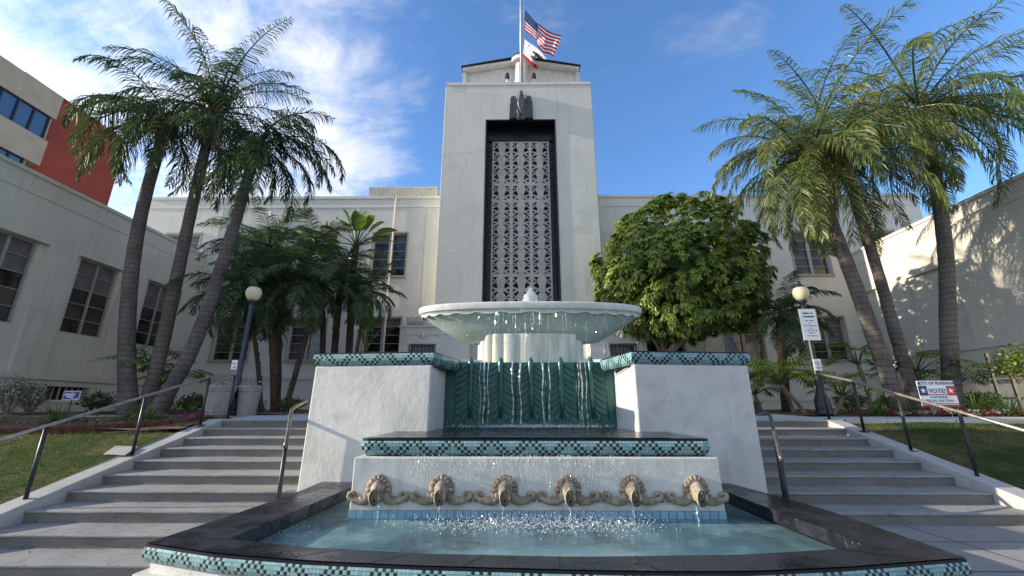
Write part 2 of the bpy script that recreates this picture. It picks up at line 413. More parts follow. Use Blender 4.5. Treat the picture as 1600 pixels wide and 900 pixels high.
def water_mat(name, tintc, sc1, dist, add=.02, milk=None):
    m = bpy.data.materials.new(name); m.use_nodes = True; n = NT(m.node_tree)
    co = obj_co(n)
    h = n.math('ADD', n.noise(n.scale(co, (1, 1.6, 1)), sc1, 5., .6, .8), n.math('MULTIPLY', n.noise(co, sc1 * 4, 4., .6, .5), .35))
    bp = n.n('ShaderNodeBump', {'Height': h, 'Distance': dist, 'Strength': .9}).outputs[0]
    fr = n.n('ShaderNodeFresnel', {'IOR': 1.33, 'Normal': bp}).outputs[0]
    g = n.n('ShaderNodeBsdfGlossy', {'Color': (1, 1, 1, 1), 'Roughness': .03, 'Normal': bp})
    t = n.n('ShaderNodeBsdfTransparent', {'Color': (*tintc, 1)})
    if milk:            # cloudy, aerated water
        df = n.n('ShaderNodeBsdfDiffuse', {'Color': n.mix(n.ramp(n.noise(co, 3., 6., .7), .45, .75), milk[0], milk[1])})
        t = n.n('ShaderNodeMixShader', {0: n.ramp(n.noise(co, 1.1, 4.), .35, .65, milk[2] - .15, milk[2] + .15), 1: t.outputs[0], 2: df.outputs[0]})
    x = n.n('ShaderNodeMixShader', {0: n.math('ADD', fr, add, clamp=True), 1: t.outputs[0], 2: g.outputs[0]})
    n.n('ShaderNodeOutputMaterial', {0: x.outputs[0]})
    return m
M['water'] = water_mat('rippled pool water', (.9, .98, .98), 6., .075, .0, ((.30, .52, .52), (.60, .82, .82), .32))
M['darkwater'] = water_mat('rippled shallow water', (.85, .93, .93), 7., .03)
def spray_mat():
    m = bpy.data.materials.new('white water'); m.use_nodes = True; n = NT(m.node_tree)
    d = n.n('ShaderNodeBsdfTranslucent', {'Color': (.9, .93, .95, 1)})
    d2 = n.n('ShaderNodeBsdfDiffuse', {'Color': (.9, .93, .95, 1)})
    a = n.n('ShaderNodeMixShader', {0: .5, 1: d2.outputs[0], 2: d.outputs[0]})
    g = n.n('ShaderNodeBsdfGlossy', {'Roughness': .08})
    b = n.n('ShaderNodeMixShader', {0: .3, 1: a.outputs[0], 2: g.outputs[0]})
    t = n.n('ShaderNodeBsdfTransparent', {'Color': (.95, .98, .98, 1)})
    x = n.n('ShaderNodeMixShader', {0: .30, 1: b.outputs[0], 2: t.outputs[0]})
    n.n('ShaderNodeOutputMaterial', {0: x.outputs[0]})
    return m
M['spray'] = spray_mat()
def stream_mat():
    m = bpy.data.materials.new('clear falling water'); m.use_nodes = True; n = NT(m.node_tree)
    co = obj_co(n)
    bp = n.n('ShaderNodeBump', {'Height': n.noise(n.scale(co, (1, 1, .35)), 40., 3.), 'Distance': .02, 'Strength': 1.}).outputs[0]
    g = n.n('ShaderNodeBsdfGlossy', {'Roughness': .06, 'Normal': bp})
    d2 = n.n('ShaderNodeBsdfDiffuse', {'Color': (.85, .9, .9, 1)})
    a = n.n('ShaderNodeMixShader', {0: .45, 1: g.outputs[0], 2: d2.outputs[0]})
    t = n.n('ShaderNodeBsdfTransparent', {'Color': (.93, .97, .96, 1)})
    x = n.n('ShaderNodeMixShader', {0: n.ramp(n.noise(n.scale(co, (1, 1, .5)), 30., 3.), .4, .62, .92, .45), 1: a.outputs[0], 2: t.outputs[0]})
    n.n('ShaderNodeOutputMaterial', {0: x.outputs[0]})
    return m
M['stream'] = stream_mat()

def lettering(txt, size, mat, parent, o, ux, uz, off=(0, 0, 0), align='CENTER', bold=0.):
    """flat letters on a sign: o = middle of the baseline, ux/uz = reading and up directions"""
    cu = bpy.data.curves.new('lettering', 'FONT'); cu.body = txt; cu.size = size; cu.align_x = align
    cu.extrude = .0015; cu.offset = bold; cu.resolution_u = 2
    t = bpy.data.objects.new('lettering', cu); col.objects.link(t)
    dg = bpy.context.evaluated_depsgraph_get()
    me = bpy.data.meshes.new_from_object(t.evaluated_get(dg))
    bpy.data.objects.remove(t)
    me.materials.clear(); me.materials.append(mat); me.name = 'lettering'
    ux = Vector(ux).normalized(); uz = Vector(uz).normalized(); uy = uz.cross(ux)   # uy points into the sign
    mt = Matrix((( ux.x, uz.x, -uy.x, o[0] + off[0]), (ux.y, uz.y, -uy.y, o[1] + off[1]), (ux.z, uz.z, -uy.z, o[2] + off[2]), (0, 0, 0, 1)))
    me.transform(mt)
    ob = bpy.data.objects.new('lettering', me); col.objects.link(ob); ob.parent = parent
    return ob

# ================================================================== GROUND, STAIRS, TERRACE
Y0, TR, RS = 9.6, .505, .15          # terrace edge, tread, riser
XL0, XL1, XR0, XR1 = -6.55, -2.9, 3.3, 6.75
def rz(x, y, s=.5, a=.05): return a * noise.noise(Vector((x * s, y * s, 1.7)))
g = MB(); g.poly([(-500, -500, -1.75), (500, -500, -1.75), (500, 500, -1.75), (-500, 500, -1.75)])
struct(g.build('ground', M['earth']))
def pav_z(x): return -1.5 + .3 * min(1, max(0, (x + 3.2) / 6.6))
g = MB(); g.grid(lambda u, v: (-26 + 52 * u, -14 + 20.6 * v, pav_z(-26 + 52 * u)), 52, 6)
struct(g.build('pavement', M['stamped']))
def stairs(x0, x1, n, ybot):
    t = MB(); r = MB()
    for k in range(n):
        yk = Y0 - TR * k; z = -RS * k
        # tread slab with a rounded, slightly overhanging nosing
        y_back = yk + TR + .02 if k else yk + .3
        pr = [(y_back, z), (yk + .004, z), (yk - .012, z - .006), (yk - .018, z - .018), (yk - .014, z - .034), (y_back, z - .034)]
        b = len(t.v); wob = [0.004 * math.sin(k * 3.1 + i) for i in range(2)]
        xs = [x0 + (x1 - x0) * i / 10 for i in range(11)]
        for i, x in enumerate(xs):
            for y, zz_ in pr: t.v.append((x, y + (0.004 * math.sin(i * 2.3 + k) if y < yk + .1 else 0), zz_ + .0025 * math.sin(i * 1.7 + 2 * k)))
        for i in range(10):
            for j in range(6):
                j2 = (j + 1) % 6; t.face((b + i * 6 + j, b + (i + 1) * 6 + j, b + (i + 1) * 6 + j2, b + i * 6 + j2))
        zb = z - RS
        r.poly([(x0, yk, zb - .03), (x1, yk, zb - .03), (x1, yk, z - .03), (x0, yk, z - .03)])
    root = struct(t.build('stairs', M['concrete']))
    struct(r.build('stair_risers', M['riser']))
stairs(XL0, XL1, 10, -1.5); stairs(XR0, XR1, 8, -1.2)
def cheek(x0, x1, n):
    """sloping kerb beside the steps"""
    k = MB(); ye = Y0 - TR * n
    pts = [(Y0 + .7, .012), (Y0 + .05, .012), (ye - .35, -RS * n + .03), (ye - .35, -RS * n - .5), (Y0 + .7, -.5)]
    k.prism([(x0, y, z) for y, z in pts], (x1 - x0, 0, 0))
    struct(k.build('kerb', M['cheek'], bevel=.012))
cheek(XL0 - .32, XL0, 10); cheek(XR1, XR1 + .32, 8)
def terr_z(y): return min(.10, max(0, (y - Y0) * .04))
g = MB()
g.grid(lambda u, v: (-7 + 14.2 * u, Y0 + .012 + 10.4 * v, terr_z(Y0 + 10.4 * v)), 4, 24)
struct(g.build('terrace', M['walk']))
# paths that leave the terrace to both sides
g = MB(); g.grid(lambda u, v: (-15.9 + 9.0 * u, 10.35 + 1.0 * v, .05 + .012 * v), 8, 2); struct(g.build('path', M['walk']))
g = MB(); g.grid(lambda u, v: (7.0 + 9.7 * u, 9.75 + 1.25 * v, .012 + .03 * v), 8, 2); g.box(7.08, 16.7, 9.63, 9.75, -.3, .014)
struct(g.build('path', M['walk']))
# lawns follow the slope of the stairs
def lawn_l(x, y): return -.22 - max(0, 8.75 - y) * .297 + rz(x, y)
def lawn_r(x, y): return -.06 - max(0, 9.6 - y) * .297 + rz(x, y)
g = MB(); g.grid(lambda u, v: (-16 + 9.14 * u, 3.6 + 5.3 * v, lawn_l(-16 + 9.14 * u, 3.6 + 5.3 * v)), 30, 20); struct(g.build('lawn', M['lawn'], smooth=True))
g = MB(); g.grid(lambda u, v: (7.06 + 9.74 * u, 4.2 + 5.45 * v, lawn_r(7.06 + 9.74 * u, 4.2 + 5.45 * v)), 30, 20); struct(g.build('lawn', M['lawn'], smooth=True))
def bed_front(x, y):                                        # bed between brick edging and left path
    t = (y - 8.85) / 1.5
    return -.20 + .24 * max(0, min(1, t)) + .05 * (x + 16) / 9 + rz(x, y, 1.5, .05)
g = MB(); g.grid(lambda u, v: (-16 + 9.13 * u, 8.82 + 1.55 * v, bed_front(-16 + 9.13 * u, 8.82 + 1.55 * v)), 36, 8); struct(g.build('planting_bed', M['soil'], smooth=True))
def bed_back(x, y): return .07 + .012 * (y - 11.3) + rz(x, y, 1.2, .07)
g = MB(); g.grid(lambda u, v: (-16.1 + 10.6 * u, 11.36 + 8.6 * v, bed_back(-16.1 + 10.6 * u, 11.36 + 8.6 * v)), 36, 24)
struct(g.build('planting_bed', M['soil'], smooth=True))
g = MB(); g.grid(lambda u, v: (6.2 + 10.6 * u, 11.02 + 9.0 * v, bed_back(6.2 + 10.6 * u, 11.02 + 9.0 * v)), 36, 24)
struct(g.build('planting_bed', M['soil'], smooth=True))
# grass blades on the two lawns: nobody could count them
g = MB()
for fn, x0, x1, y0, y1, cnt in ((lawn_l, -14.5, -6.95, 4.4, 8.8, 26000), (lawn_r, 7.12, 16.2, 5.2, 9.6, 26000)):
    for _ in range(cnt):
        x = rnd.uniform(x0, x1); y = rnd.uniform(y0, y1)
        if noise.noise(Vector((x * .9, y * .9, 4))) > .32 and rnd.random() < .75: continue
        z = fn(x, y); a = rnd.uniform(0, 6.28); h = rnd.uniform(.02, .055); l = rnd.uniform(-.025, .025)
        dx, dy = math.cos(a) * .006, math.sin(a) * .006
        g.poly([(x - dx, y - dy, z - .005), (x + dx, y + dy, z - .005), (x + l, y + rnd.uniform(-.025, .025), z + h)])
struct(g.build('grass', M['grass']), 'stuff')
# red brick edging of the left bed
r_ = thing('brick_edging', 'low curved red brick edging between the left lawn and the flower bed', 'edging', (-11, 8.8, -.2))
g = MB()
ed = [(-15.5, 8.62, -.20), (-12.5, 8.66, -.17), (-10.5, 8.72, -.14), (-9.2, 8.8, -.10), (-8.2, 8.98, -.05), (-7.4, 9.3, .0), (-6.92, 9.62, .03)]
for a, b in zip(ed, ed[1:]):
    a, b = Vector(a), Vector(b); L = (b - a).length; nb = max(1, round(L / .22)); d = (b - a) / nb
    for i in range(nb):
        c = a + d * (i + .5); nrm = Vector((-d.y, d.x, 0)).normalized()
        for row in range(3):
            j = Vector((rnd.uniform(-.004, .004), rnd.uniform(-.004, .004), 0))
            g.obox(c + j - Vector((0, 0, .045 + row * .082)) + d * (.25 if row % 2 else -.25) * .5, d * .47, nrm * .055, (0, 0, .037))
g.build('brick_course', M['brick'], r_)

# ================================================================== CITY HALL
hall = thing('city_hall', 'pale stucco civic hall with tall central tower and side wings round the fountain court', 'building', (0, 20, 0))
FY = 20.0; CX = .17
WL, WR = -16.1, 16.85                          # inner faces of the side wings
def wall_open(mb, s0, s1, z0, z1, ops, f, depth, m=0):
    """wall face with real rectangular openings and their reveals; f(s, z, d) -> place, d into the wall"""
    ss = sorted({s0, s1, *[o[0] for o in ops], *[o[1] for o in ops]}); zs = sorted({z0, z1, *[o[2] for o in ops], *[o[3] for o in ops]})
    ss = [s for s in ss if s0 <= s <= s1]; zs = [z for z in zs if z0 <= z <= z1]
    for a, b in zip(ss, ss[1:]):
        for c, d in zip(zs, zs[1:]):
            mx, mz = (a + b) / 2, (c + d) / 2
            if any(o[0] < mx < o[1] and o[2] < mz < o[3] for o in ops): continue
            mb.poly([f(a, c, 0), f(b, c, 0), f(b, d, 0), f(a, d, 0)], m)
    for o in ops:
        a, b, c, d = o[:4]
        for (p, q), (r, t) in (((a, c), (b, c)), ((b, c), (b, d)), ((b, d), (a, d)), ((a, d), (a, c))):
            mb.poly([f(p, q, 0), f(r, t, 0), f(r, t, depth), f(p, q, depth)], m)
def window(f, a, b, c, d, cols, rows, depth, blinds=0, mull=.06, bar=.035, bars_only=False, surround=0.):
    """frame with glazing bars (one part), panes as its sub-part; f(s, z, d) -> place"""
    fr = MB(); gl = MB()
    def bx(mb, s0, s1, z0, z1, d0, d1, m=0):
        vs = [f(s, z, dd) for dd in (d0, d1) for s, z in ((s0, z0), (s1, z0), (s1, z1), (s0, z1))]
        k = len(mb.v); mb.v += [tuple(v) for v in vs]
        for q in ((0, 1, 2, 3), (4, 7, 6, 5), (0, 4, 5, 1), (1, 5, 6, 2), (2, 6, 7, 3), (3, 7, 4, 0)): mb.face([k + i for i in q], m)
    e = .055
    bx(fr, a, a + e, c, d, depth - .05, depth + .03); bx(fr, b - e, b, c, d, depth - .05, depth + .03)
    bx(fr, a + e, b - e, c, c + e, depth - .05, depth + .03); bx(fr, a + e, b - e, d - e, d, depth - .05, depth + .03)
    for i in range(1, cols):
        s = a + (b - a) * i / cols; bx(fr, s - mull, s + mull, c + e, d - e, depth - .06, depth + .03)
    for j in range(1, rows):
        z = c + (d - c) * j / rows
        for i in range(cols):
            s0 = a + (b - a) * i / cols + (mull if i else e); s1 = a + (b - a) * (i + 1) / cols - (mull if i < cols - 1 else e)
            bx(fr, s0, s1, z - bar / 2, z + bar / 2, depth - .03, depth + .02)
    if surround:
        q = surround
        bx(fr, a - q, b + q, d + .002, d + q, -.05, .02); bx(fr, a - q, b + q, c - q * 1.1, c - .002, -.09, .02)
        bx(fr, a - q, a - .002, c, d, -.035, .02); bx(fr, b + .002, b + q, c, d, -.035, .02)
    o = fr.build('window', M['frame'], hall)
    for i in range(cols):
        for j in range(rows):
            s0 = a + (b - a) * i / cols; s1 = a + (b - a) * (i + 1) / cols; z0_ = c + (d - c) * j / rows; z1_ = c + (d - c) * (j + 1) / rows
            tw = rnd.uniform(-.006, .006)
            gl.poly([f(s0, z0_, depth + .012 + tw), f(s1, z0_, depth + .012 - tw), f(s1, z1_, depth + .012 - tw), f(s0, z1_, depth + .012 + tw)], 1 if j >= rows - blinds else 0)
    gl.build('pane', [M['glass'], M['blind']], o)
    return o
# --- main front (two storeys), left and right of the tower
fz = lambda s, z, d: Vector((s, FY + d, z))
ROOF = P(450, 309, FY).z
u_z0, u_z1 = P(610, 431, FY).z, P(610, 365, FY).z
l_z0, l_z1 = P(600, 563, FY).z, P(600, 497, FY).z
hw = .5 * (P(637, 400, FY).x - P(584, 400, FY).x)
cl_ = [-6.6, -10.25, -13.9, -17.45]; cr_ = [7.1, 10.9, 14.9, 18.45]
for xs, x0, x1 in ((cl_, -19.7, -3.8), (cr_, 4.15, 21.1)):
    ops = []
    for i, x in enumerate(xs):
        ops.append((x - hw, x + hw, u_z0, u_z1))
        if i < 3: ops.append((x - hw, x + hw, l_z0, l_z1))
    mb = MB(); wall_open(mb, x0, x1, -.4, ROOF, ops, fz, .24)
    # return ends, roof slab, coping
    xe = x0 if x0 < 0 else x1
    mb.poly([(xe, FY, -.4), (xe, FY + 9, -.4), (xe, FY + 9, ROOF), (xe, FY, ROOF)])
    mb.poly([(x0, FY, ROOF), (x1, FY, ROOF), (x1, FY + 9, ROOF), (x0, FY + 9, ROOF)])
    mb.box(x0 - .0, x1, FY - .05, FY + .02, ROOF - .10, ROOF + .05)
    mb.box(x0, x1, FY - .03, FY - .0005, ROOF - .62, ROOF - .56)
    mb.box(x0, x1, FY - .06, FY - .001, 1.55, 1.72); mb.box(x0, x1, FY - .04, FY - .001, .55, .62)
    for x in [(p + q) / 2 for p, q in zip(xs, xs[1:])] + [xs[0] + (1.85 if x0 < 0 else -1.85)]:      # slim pilaster joints
        mb.box(x - .05, x + .05, FY - .025, FY - .001, 1.73, ROOF - .63)
    mb.build('front_wall', M['stucco'], hall)
    for o in ops: window(fz, *o, 2, 5, .17, rnd.choice((0, 1, 1, 2, 3)), .075, .025, surround=.09)
for x in (-3.95, 4.32, P(612, 400, FY).x):
    mb = MB(); mb.tube([(x, FY - .07, .1), (x, FY - .07, ROOF - .12)], .045, 8); mb.build('downspout', M['trim'], hall)
# --- side wings
def wing(X, sg, ya, yb, bays, zp, zl):
    """one storey wing whose court face stands at X; sg = +1 when the wall faces +x"""
    f = lambda s, z, d: Vector((X - sg * d, s, z))
    mb = MB(); f2 = lambda s, z, d: Vector((X - sg * (d + .13), s, z))
    wall_open(mb, ya, yb, -.6, zp, [b['bay'] for b in bays] + [b['cell'] for b in bays if 'cell' in b], f, .13)
    wall_open(mb, ya + .01, yb - .01, -.55, zp - .3, [b['win'] for b in bays if 'win' in b] + [b['cell'] for b in bays if 'cell' in b], f2, .22)
    mb.box(min(X, X - sg * 9), max(X, X - sg * 9), ya, ya + .3, -.6, zp - .002)         # outer end wall
    mb.poly([(X, ya, zp), (X, yb, zp), (X - sg * 9, yb, zp), (X - sg * 9, ya, zp)])
    def strip(z0, z1, out): mb.box(min(X + sg * .001, X + sg * out), max(X + sg * .001, X + sg * out), ya, yb, z0, z1)
    strip(zp - .08, zp + .05, .05); strip(zl - .16, zl + .06, .06); strip(.42, .48, .03); strip(zp - .7, zp - .67, .02)
    mb.build('wing_wall', M['wing'], hall)
    for b in bays:
        if 'win' in b: window(f2, *b['win'], b.get('cols', 2), 5, .14, b.get('blinds', 2), .032, .024)
        if 'cell' in b:
            a, c, z0, z1 = b['cell']; g_ = MB()
            n_ = 7
            for i in range(n_):
                y = a + (c - a) * (i + .5) / n_
                g_.box(min(X - sg * .10, X - sg * .13), max(X - sg * .10, X - sg * .13), y - .02, y + .02, z0, z1)
            o = g_.build('window_bars', M['frame'], hall)
            p_ = MB(); p_.poly([f(a, z0, .3), f(c, z0, .3), f(c, z1, .3), f(a, z1, .3)]); p_.build('pane', M['glass'], o)
def yz(x, y, X): p = PX(x, y, X); return p.y, p.z
zpl = PX(100, 292, WL).z; zll = PX(60, 585, WL).z
bl = []
for (xa, ya_, xb, yb_) in ((-70, 352, 42, 470), (125, 408, 190, 527), (264, 455, 302, 545)):
    y_a, z_t = yz(xa if xa > -60 else 0, ya_, WL)
    y_a = PX(xa, 430, WL).y; y_b = PX(xb, 430, WL).y
    bl.append((y_a, y_b))
ww = bl[1][1] - bl[1][0]; wz1 = PX(152, 409, WL).z; wz0 = PX(138, 525, WL).z
centers_l = [(bl[1][0] + bl[1][1]) / 2 - 2.95, (bl[1][0] + bl[1][1]) / 2, (bl[1][0] + bl[1][1]) / 2 + 2.95, (bl[1][0] + bl[1][1]) / 2 + 5.6]
bays = []
for i, c in enumerate(centers_l):
    if c > 19.4: continue
    d = dict(bay=(c - ww * .5 - .22, c + ww * .5 + .22, zll + .06, wz1 + .02), win=(c - ww / 2, c + ww / 2, wz0, wz1))
    if i in (1,): d['cell'] = (c - .75, c + .75, .52, .98)
    bays.append(d)
wing(WL, 1, 8.6, FY, bays, zpl, zll)
zpr = PX(1450, 341, WR).z; zlr = PX(1400, 556, WR).z
br = []
cw = PX(1292, 520, WR).y
for i, c in enumerate((cw, cw - 3.2, cw - 6.2)):
    d = dict(bay=(c - ww * .5 - .22, c + ww * .5 + .22, zlr + .06, wz1 + .02))
    if i == 0: d['win'] = (c - ww / 2, c + ww / 2, wz0, wz1); d['blinds'] = 0
    br.append(d)
wing(WR, -1, 7.4, FY, br, zpr, zlr)
# --- tower
TY = 18.6
tx0, tx1 = P(677, 470, TY).x, P(946, 470, TY).x
TZ = P(815, 128, TY).z
nx0, nx1 = P(753, 470, TY).x, P(877, 470, TY).x
nz1 = P(815, 187, TY).z
f = lambda s, z, d: Vector((s, TY + d, z))
mb = MB(); wall_open(mb, tx0 + .07, tx1 - .07, -.3, TZ, [(nx0, nx1, 2.2, nz1)], f, .95)
mb.poly([(tx0 + .07, TY, TZ), (tx1 - .07, TY, TZ), (tx1 - .07, TY + 8, TZ), (tx0 + .07, TY + 8, TZ)])
for sx_, xe in ((-1, tx0), (1, tx1)):      # stepped corner fillets and the long side faces
    xi = xe - sx_ * .07; xm = xe - sx_ * .035
    mb.poly([(xi, TY, -.3), (xi, TY + .10, -.3), (xi, TY + .10, TZ), (xi, TY, TZ)])
    mb.box(min(xi, xm), max(xi, xm), TY + .10, TY + .4, -.3, TZ - .10)
    mb.box(min(xm, xe), max(xm, xe), TY + .20, TY + 8, -.3, TZ - .2)
mb.box(tx0 + .07, tx1 - .07, TY - .03, TY - .001, TZ - .22, TZ - .16)
mb.poly([(tx0, TY + 8, -.3), (tx1, TY + 8, -.3), (tx1, TY + 8, TZ - .2), (tx0, TY + 8, TZ - .2)])
tower = mb.build('tower', M['stucco'], hall)
# dark frame lining the tall recess
gy = TY + .75
gx0, gx1 = P(766, 470, gy).x, P(864, 470, gy).x
gz1 = P(815, 222, gy).z
mb = MB(); q = .07
mb.box(nx0 + .001, nx0 + q, TY - .03, gy, 2.2, nz1 - q); mb.box(nx1 - q, nx1 - .001, TY - .03, gy, 2.2, nz1 - q)
mb.box(nx0 + .001, nx1 - .001, TY - .03, gy, nz1 - q, nz1 - .001)
mb.box(nx0 + q, nx1 - q, gy - .12, gy - .05, gz1, nz1 - q - .001)
for xa, xb in ((nx0 + q + .002, gx0 - .002), (gx1 + .002, nx1 - q - .002)):
    mb.box(xa, xb, gy - .02, gy + .05, 2.2, gz1 - .002)
    z = 2.4; k = 0
    while z < gz1 - .4:
        xm = (xa + xb) / 2
        mb.prism([(xa + .03, gy - .021, z), (xb - .03, gy - .021, z + .17), (xb - .03, gy - .021, z + .27), (xa + .03, gy - .021, z + .10)], (0, -.05, 0))
        mb.prism([(xa + .03, gy - .021, z + .36), (xb - .03, gy - .021, z + .19 + .0), (xb - .03, gy - .021, z + .29), (xa + .03, gy - .021, z + .46)], (0, -.035, 0))
        z += .52
mb.build('recess_lining', M['blackstone'], tower)
# grille: three columns of pierced panels
mb = MB()
zb = [2.2, P(815, 430, gy).z, P(815, 314.5, gy).z, P(815, 288.5, gy).z, gz1]
units = [5, 6, 1, 3]
cwid = (gx1 - gx0) / 3; fw = .085
yb_, yf = gy + .06, gy - .06
for i in range(4):
    x = gx0 + cwid * i; mb.box(x - (fw if 0 < i < 3 else (0 if i == 0 else fw)), x + (fw if 0 < i < 3 else (fw if i == 0 else 0)), yf, yb_, 2.2, gz1)
for z in zb[1:]:
    for i in range(3):
        mb.box(gx0 + cwid * i + fw, gx0 + cwid * (i + 1) - fw, yf + .004, yb_, z - .10, z + (.06 if z < gz1 - .01 else 0))
for zi in range(4):
    za, zt = zb[zi] + .06, zb[zi + 1] - .10
    uh = (zt - za) / units[zi]
    for i in range(3):
        xa, xb = gx0 + cwid * i + fw, gx0 + cwid * (i + 1) - fw; xc = (xa + xb) / 2; hwid = (xb - xa) / 2
        for k in range(units[zi]):
            z0_ = za + uh * k
            def pz(*pts): return [(xc + a * hwid, yf + .03, z0_ + b_ * uh) for a, b_ in pts]
            # broad leaf-shaped spine, wide at its head and narrow at its foot
            mb.prism(pz((-.30, 0), (.30, 0), (.34, .22), (.42, .5), (.54, .78), (.50, .93), (.34, 1.0), (-.34, 1.0), (-.50, .93), (-.54, .78), (-.42, .5), (-.34, .22)), (0, -.035, 0), 0, .02)
            mb.box(xc - .015, xc + .015, yf - .012, yf + .0, z0_ + uh * .05, z0_ + uh * .9)
            for s_ in (-1, 1):
                def pq(*pts): return [(xc + s_ * a * hwid, yf + .02, z0_ + b_ * uh) for a, b_ in pts]
                mb.prism(pq((.30, .46), (1.0, .90), (1.0, 1.0), (.34, .58)), (0, .05, 0))     # rising bar
                mb.prism(pq((.44, .80), (1.0, .50), (1.0, .60), (.46, .92)), (0, .05, 0))     # falling bar
                mb.prism(pq((.2, .04), (.45, .13), (.75, .02), (1.0, .0), (1.0, .05), (.80, .11), (.50, .25), (.22, .18)), (0, .05, 0))  # scroll foot
                mb.prism(pq((.24, .36), (.55, .30), (1.0, .42), (1.0, .32), (.62, .20), (.30, .24)), (0, .05, 0))
gr_ = mb.build('grille', M['grille'], tower)
mb = MB(); mb.poly([(gx0, gy + .35, 2.2), (gx1, gy + .35, 2.2), (gx1, gy + .35, gz1), (gx0, gy + .35, gz1)])
mb.poly([(nx0, TY + .94, 2.2), (gx0, TY + .94, 2.2), (gx0, TY + .94, nz1), (nx0, TY + .94, nz1)])
mb.build('grille_backing', M['void'], tower)
# eagle relief over the recess
mb = MB()
ec = P(814, 168, TY); S = (P(832, 168, TY).x - P(796.5, 168, TY).x) / 35.5       # metres per pixel there
SZ = (P(814, 150, TY).z - P(814, 190, TY).z) / 40
def ep(*pts, y=0.): return [(ec.x + (a - 814) * S, TY - .002 - y, ec.z + (168 - b_) * SZ) for a, b_ in pts]
mb.prism(ep((803, 163), (810, 159), (818, 159), (825, 163), (825, 187), (803, 187)), (0, -.09, 0))
for s_ in (1, -1):
    def em(*pts): return [(814 + s_ * (a - 814), b_) for a, b_ in pts]
    wingp = em((817, 165), (820, 161), (821.5, 155), (823, 152.3), (826, 151.4), (829, 152.6), (831, 158), (832, 166), (832.2, 187), (818, 187))
    mb.prism(ep(*wingp), (0, -.14, 0), 0, .03)
    for k in range(5):                          # long flight feathers
        x = 830.6 - k * 2.3
        mb.prism(ep(*em((x - .9, 169 - k * .4), (x + .9, 167.5 - k * .4), (x + .7, 187), (x - .7, 187.5)), y=.14), (0, -.045, 0), 0, .012)
    for k in range(4):                          # short coverts fanning to the shoulder
        a0 = 156 + k * 3.2
        mb.prism(ep(*em((820.5, a0 + 2.2), (830.0, a0 - 1.2), (830.4, a0 + .8), (820.8, a0 + 3.6)), y=.14), (0, -.03, 0), 0, .01)
    mb.prism(ep(*em((815.0, 170), (819, 172), (820.5, 178), (818.5, 186), (816, 186)), y=.12), (0, -.12, 0), 0, .03)   # leg
    for k in range(3): mb.tube([Vector(ep(*em((816.3 + k * 1.5, 185)), y=.2)[0]), Vector(ep(*em((816.0 + k * 1.7, 190)), y=.17)[0])], .035, 6)
mb.prism(ep((810, 158), (811.5, 153), (817, 153), (819, 158), (821, 164), (819, 173), (814.5, 183), (810, 173), (808, 164)), (0, -.28, 0), 0, .06)
mb.prism(ep((811.0, 150.5), (811.8, 147.0), (814.5, 145.5), (817.2, 147.5), (818, 156), (811.5, 157)), (0, -.30, 0), 0, .05)
mb.prism(ep((812.3, 147.8), (809.8, 148.6), (810.2, 150.6), (812.3, 150.6), y=.1), (0, -.14, 0), 0, .02)
mb.prism(ep((811.5, 176), (816.5, 176), (818, 188.5), (810, 188.5)), (0, -.16, 0), 0, .03)
mb.build('eagle_relief', M['bronze'], tower)
# gabled penthouse on top of the tower
PY = 22.0
ex0, ex1 = P(724, 112, PY).x, P(904, 112, PY).x; ez = P(815, 111, PY).z; az = P(813, 98, PY).z; pcx = (ex0 + ex1) / 2
mb = MB()
mb.prism([(ex0 + .2, PY, TZ - 1), (ex1 - .2, PY, TZ - 1), (ex1 - .2, PY, ez - .2), (pcx, PY, az - .25), (ex0 + .2, PY, ez - .2)], (0, 4, 0))
for s_, xe in ((-1, ex0), (1, ex1)):
    mb.prism([(pcx, PY - .35, az - .22), (xe, PY - .35, ez - .22), (xe, PY - .35, ez - .02), (pcx, PY - .35, az - .02)], (0, 5, 0))
    mb.box(xe - .12 - .1 * s_, xe + .12 - .1 * s_, PY - .16, PY - .001, TZ - .5, ez - .23)
mb.tube([(pcx, PY - .12, TZ - .5), (pcx, PY - .12, az - .05)], .42, 14)
mb.lathe((pcx, PY - .15, az - .05), [(.65, -.3), (.66, -.05), (.6, .08), (.42, .2), (.1, .26)], 18)
for k in range(12): mb.box(pcx - 3.2 + .55 * k, pcx - 3.19 + .55 * k, PY - .008, PY - .001, TZ - .5, ez - .25)
ph = mb.build('penthouse', M['roofwhite'], tower)
mb = MB()
for xe in (ex0 - .08, ex1 + .08):
    x1_ = pcx + (.62 if xe > pcx else -.62)
    mb.prism([(x1_, PY - .45, az - .01 - .02), (xe, PY - .45, ez - .018), (xe, PY - .45, ez + .035), (x1_, PY - .45, az + .035 - .02)], (0, 5.2, 0))
mb.lathe((pcx, PY - .15, az - .05), [(.68, -.02), (.62, .12), (.44, .24), (.1, .3), (.02, .3)], 18, cap=False)
mb.build('roof_edge', M['shingle'], tower)
for px_ in (792.5, 834):
    p = P(px_, 126, TY + 2.4); l_ = thing('floodlight', 'small black floodlight on the tower roof %s of the flagpole' % ('left' if px_ < 815 else 'right'), 'lamp', (p.x, TY + 2.4, TZ), 'floodlights beside the flagpole')
    a = MB(); a.tube([(p.x, TY + 2.4, TZ), (p.x, TY + 2.4, p.z + .1)], .05, 8); a.box(p.x - .5, p.x + .5, TY + 2.36, TY + 2.44, TZ + .0, TZ + .12); a.build('stand', M['roofwhite'], l_)
    a = MB(); a.lathe((p.x, TY + 2.4, p.z + .1), [(.06, 0), (.14, .08), (.15, .32), (.10, .42), (.03, .45)], 10); a.build('lamp_head', M['black'], l_)
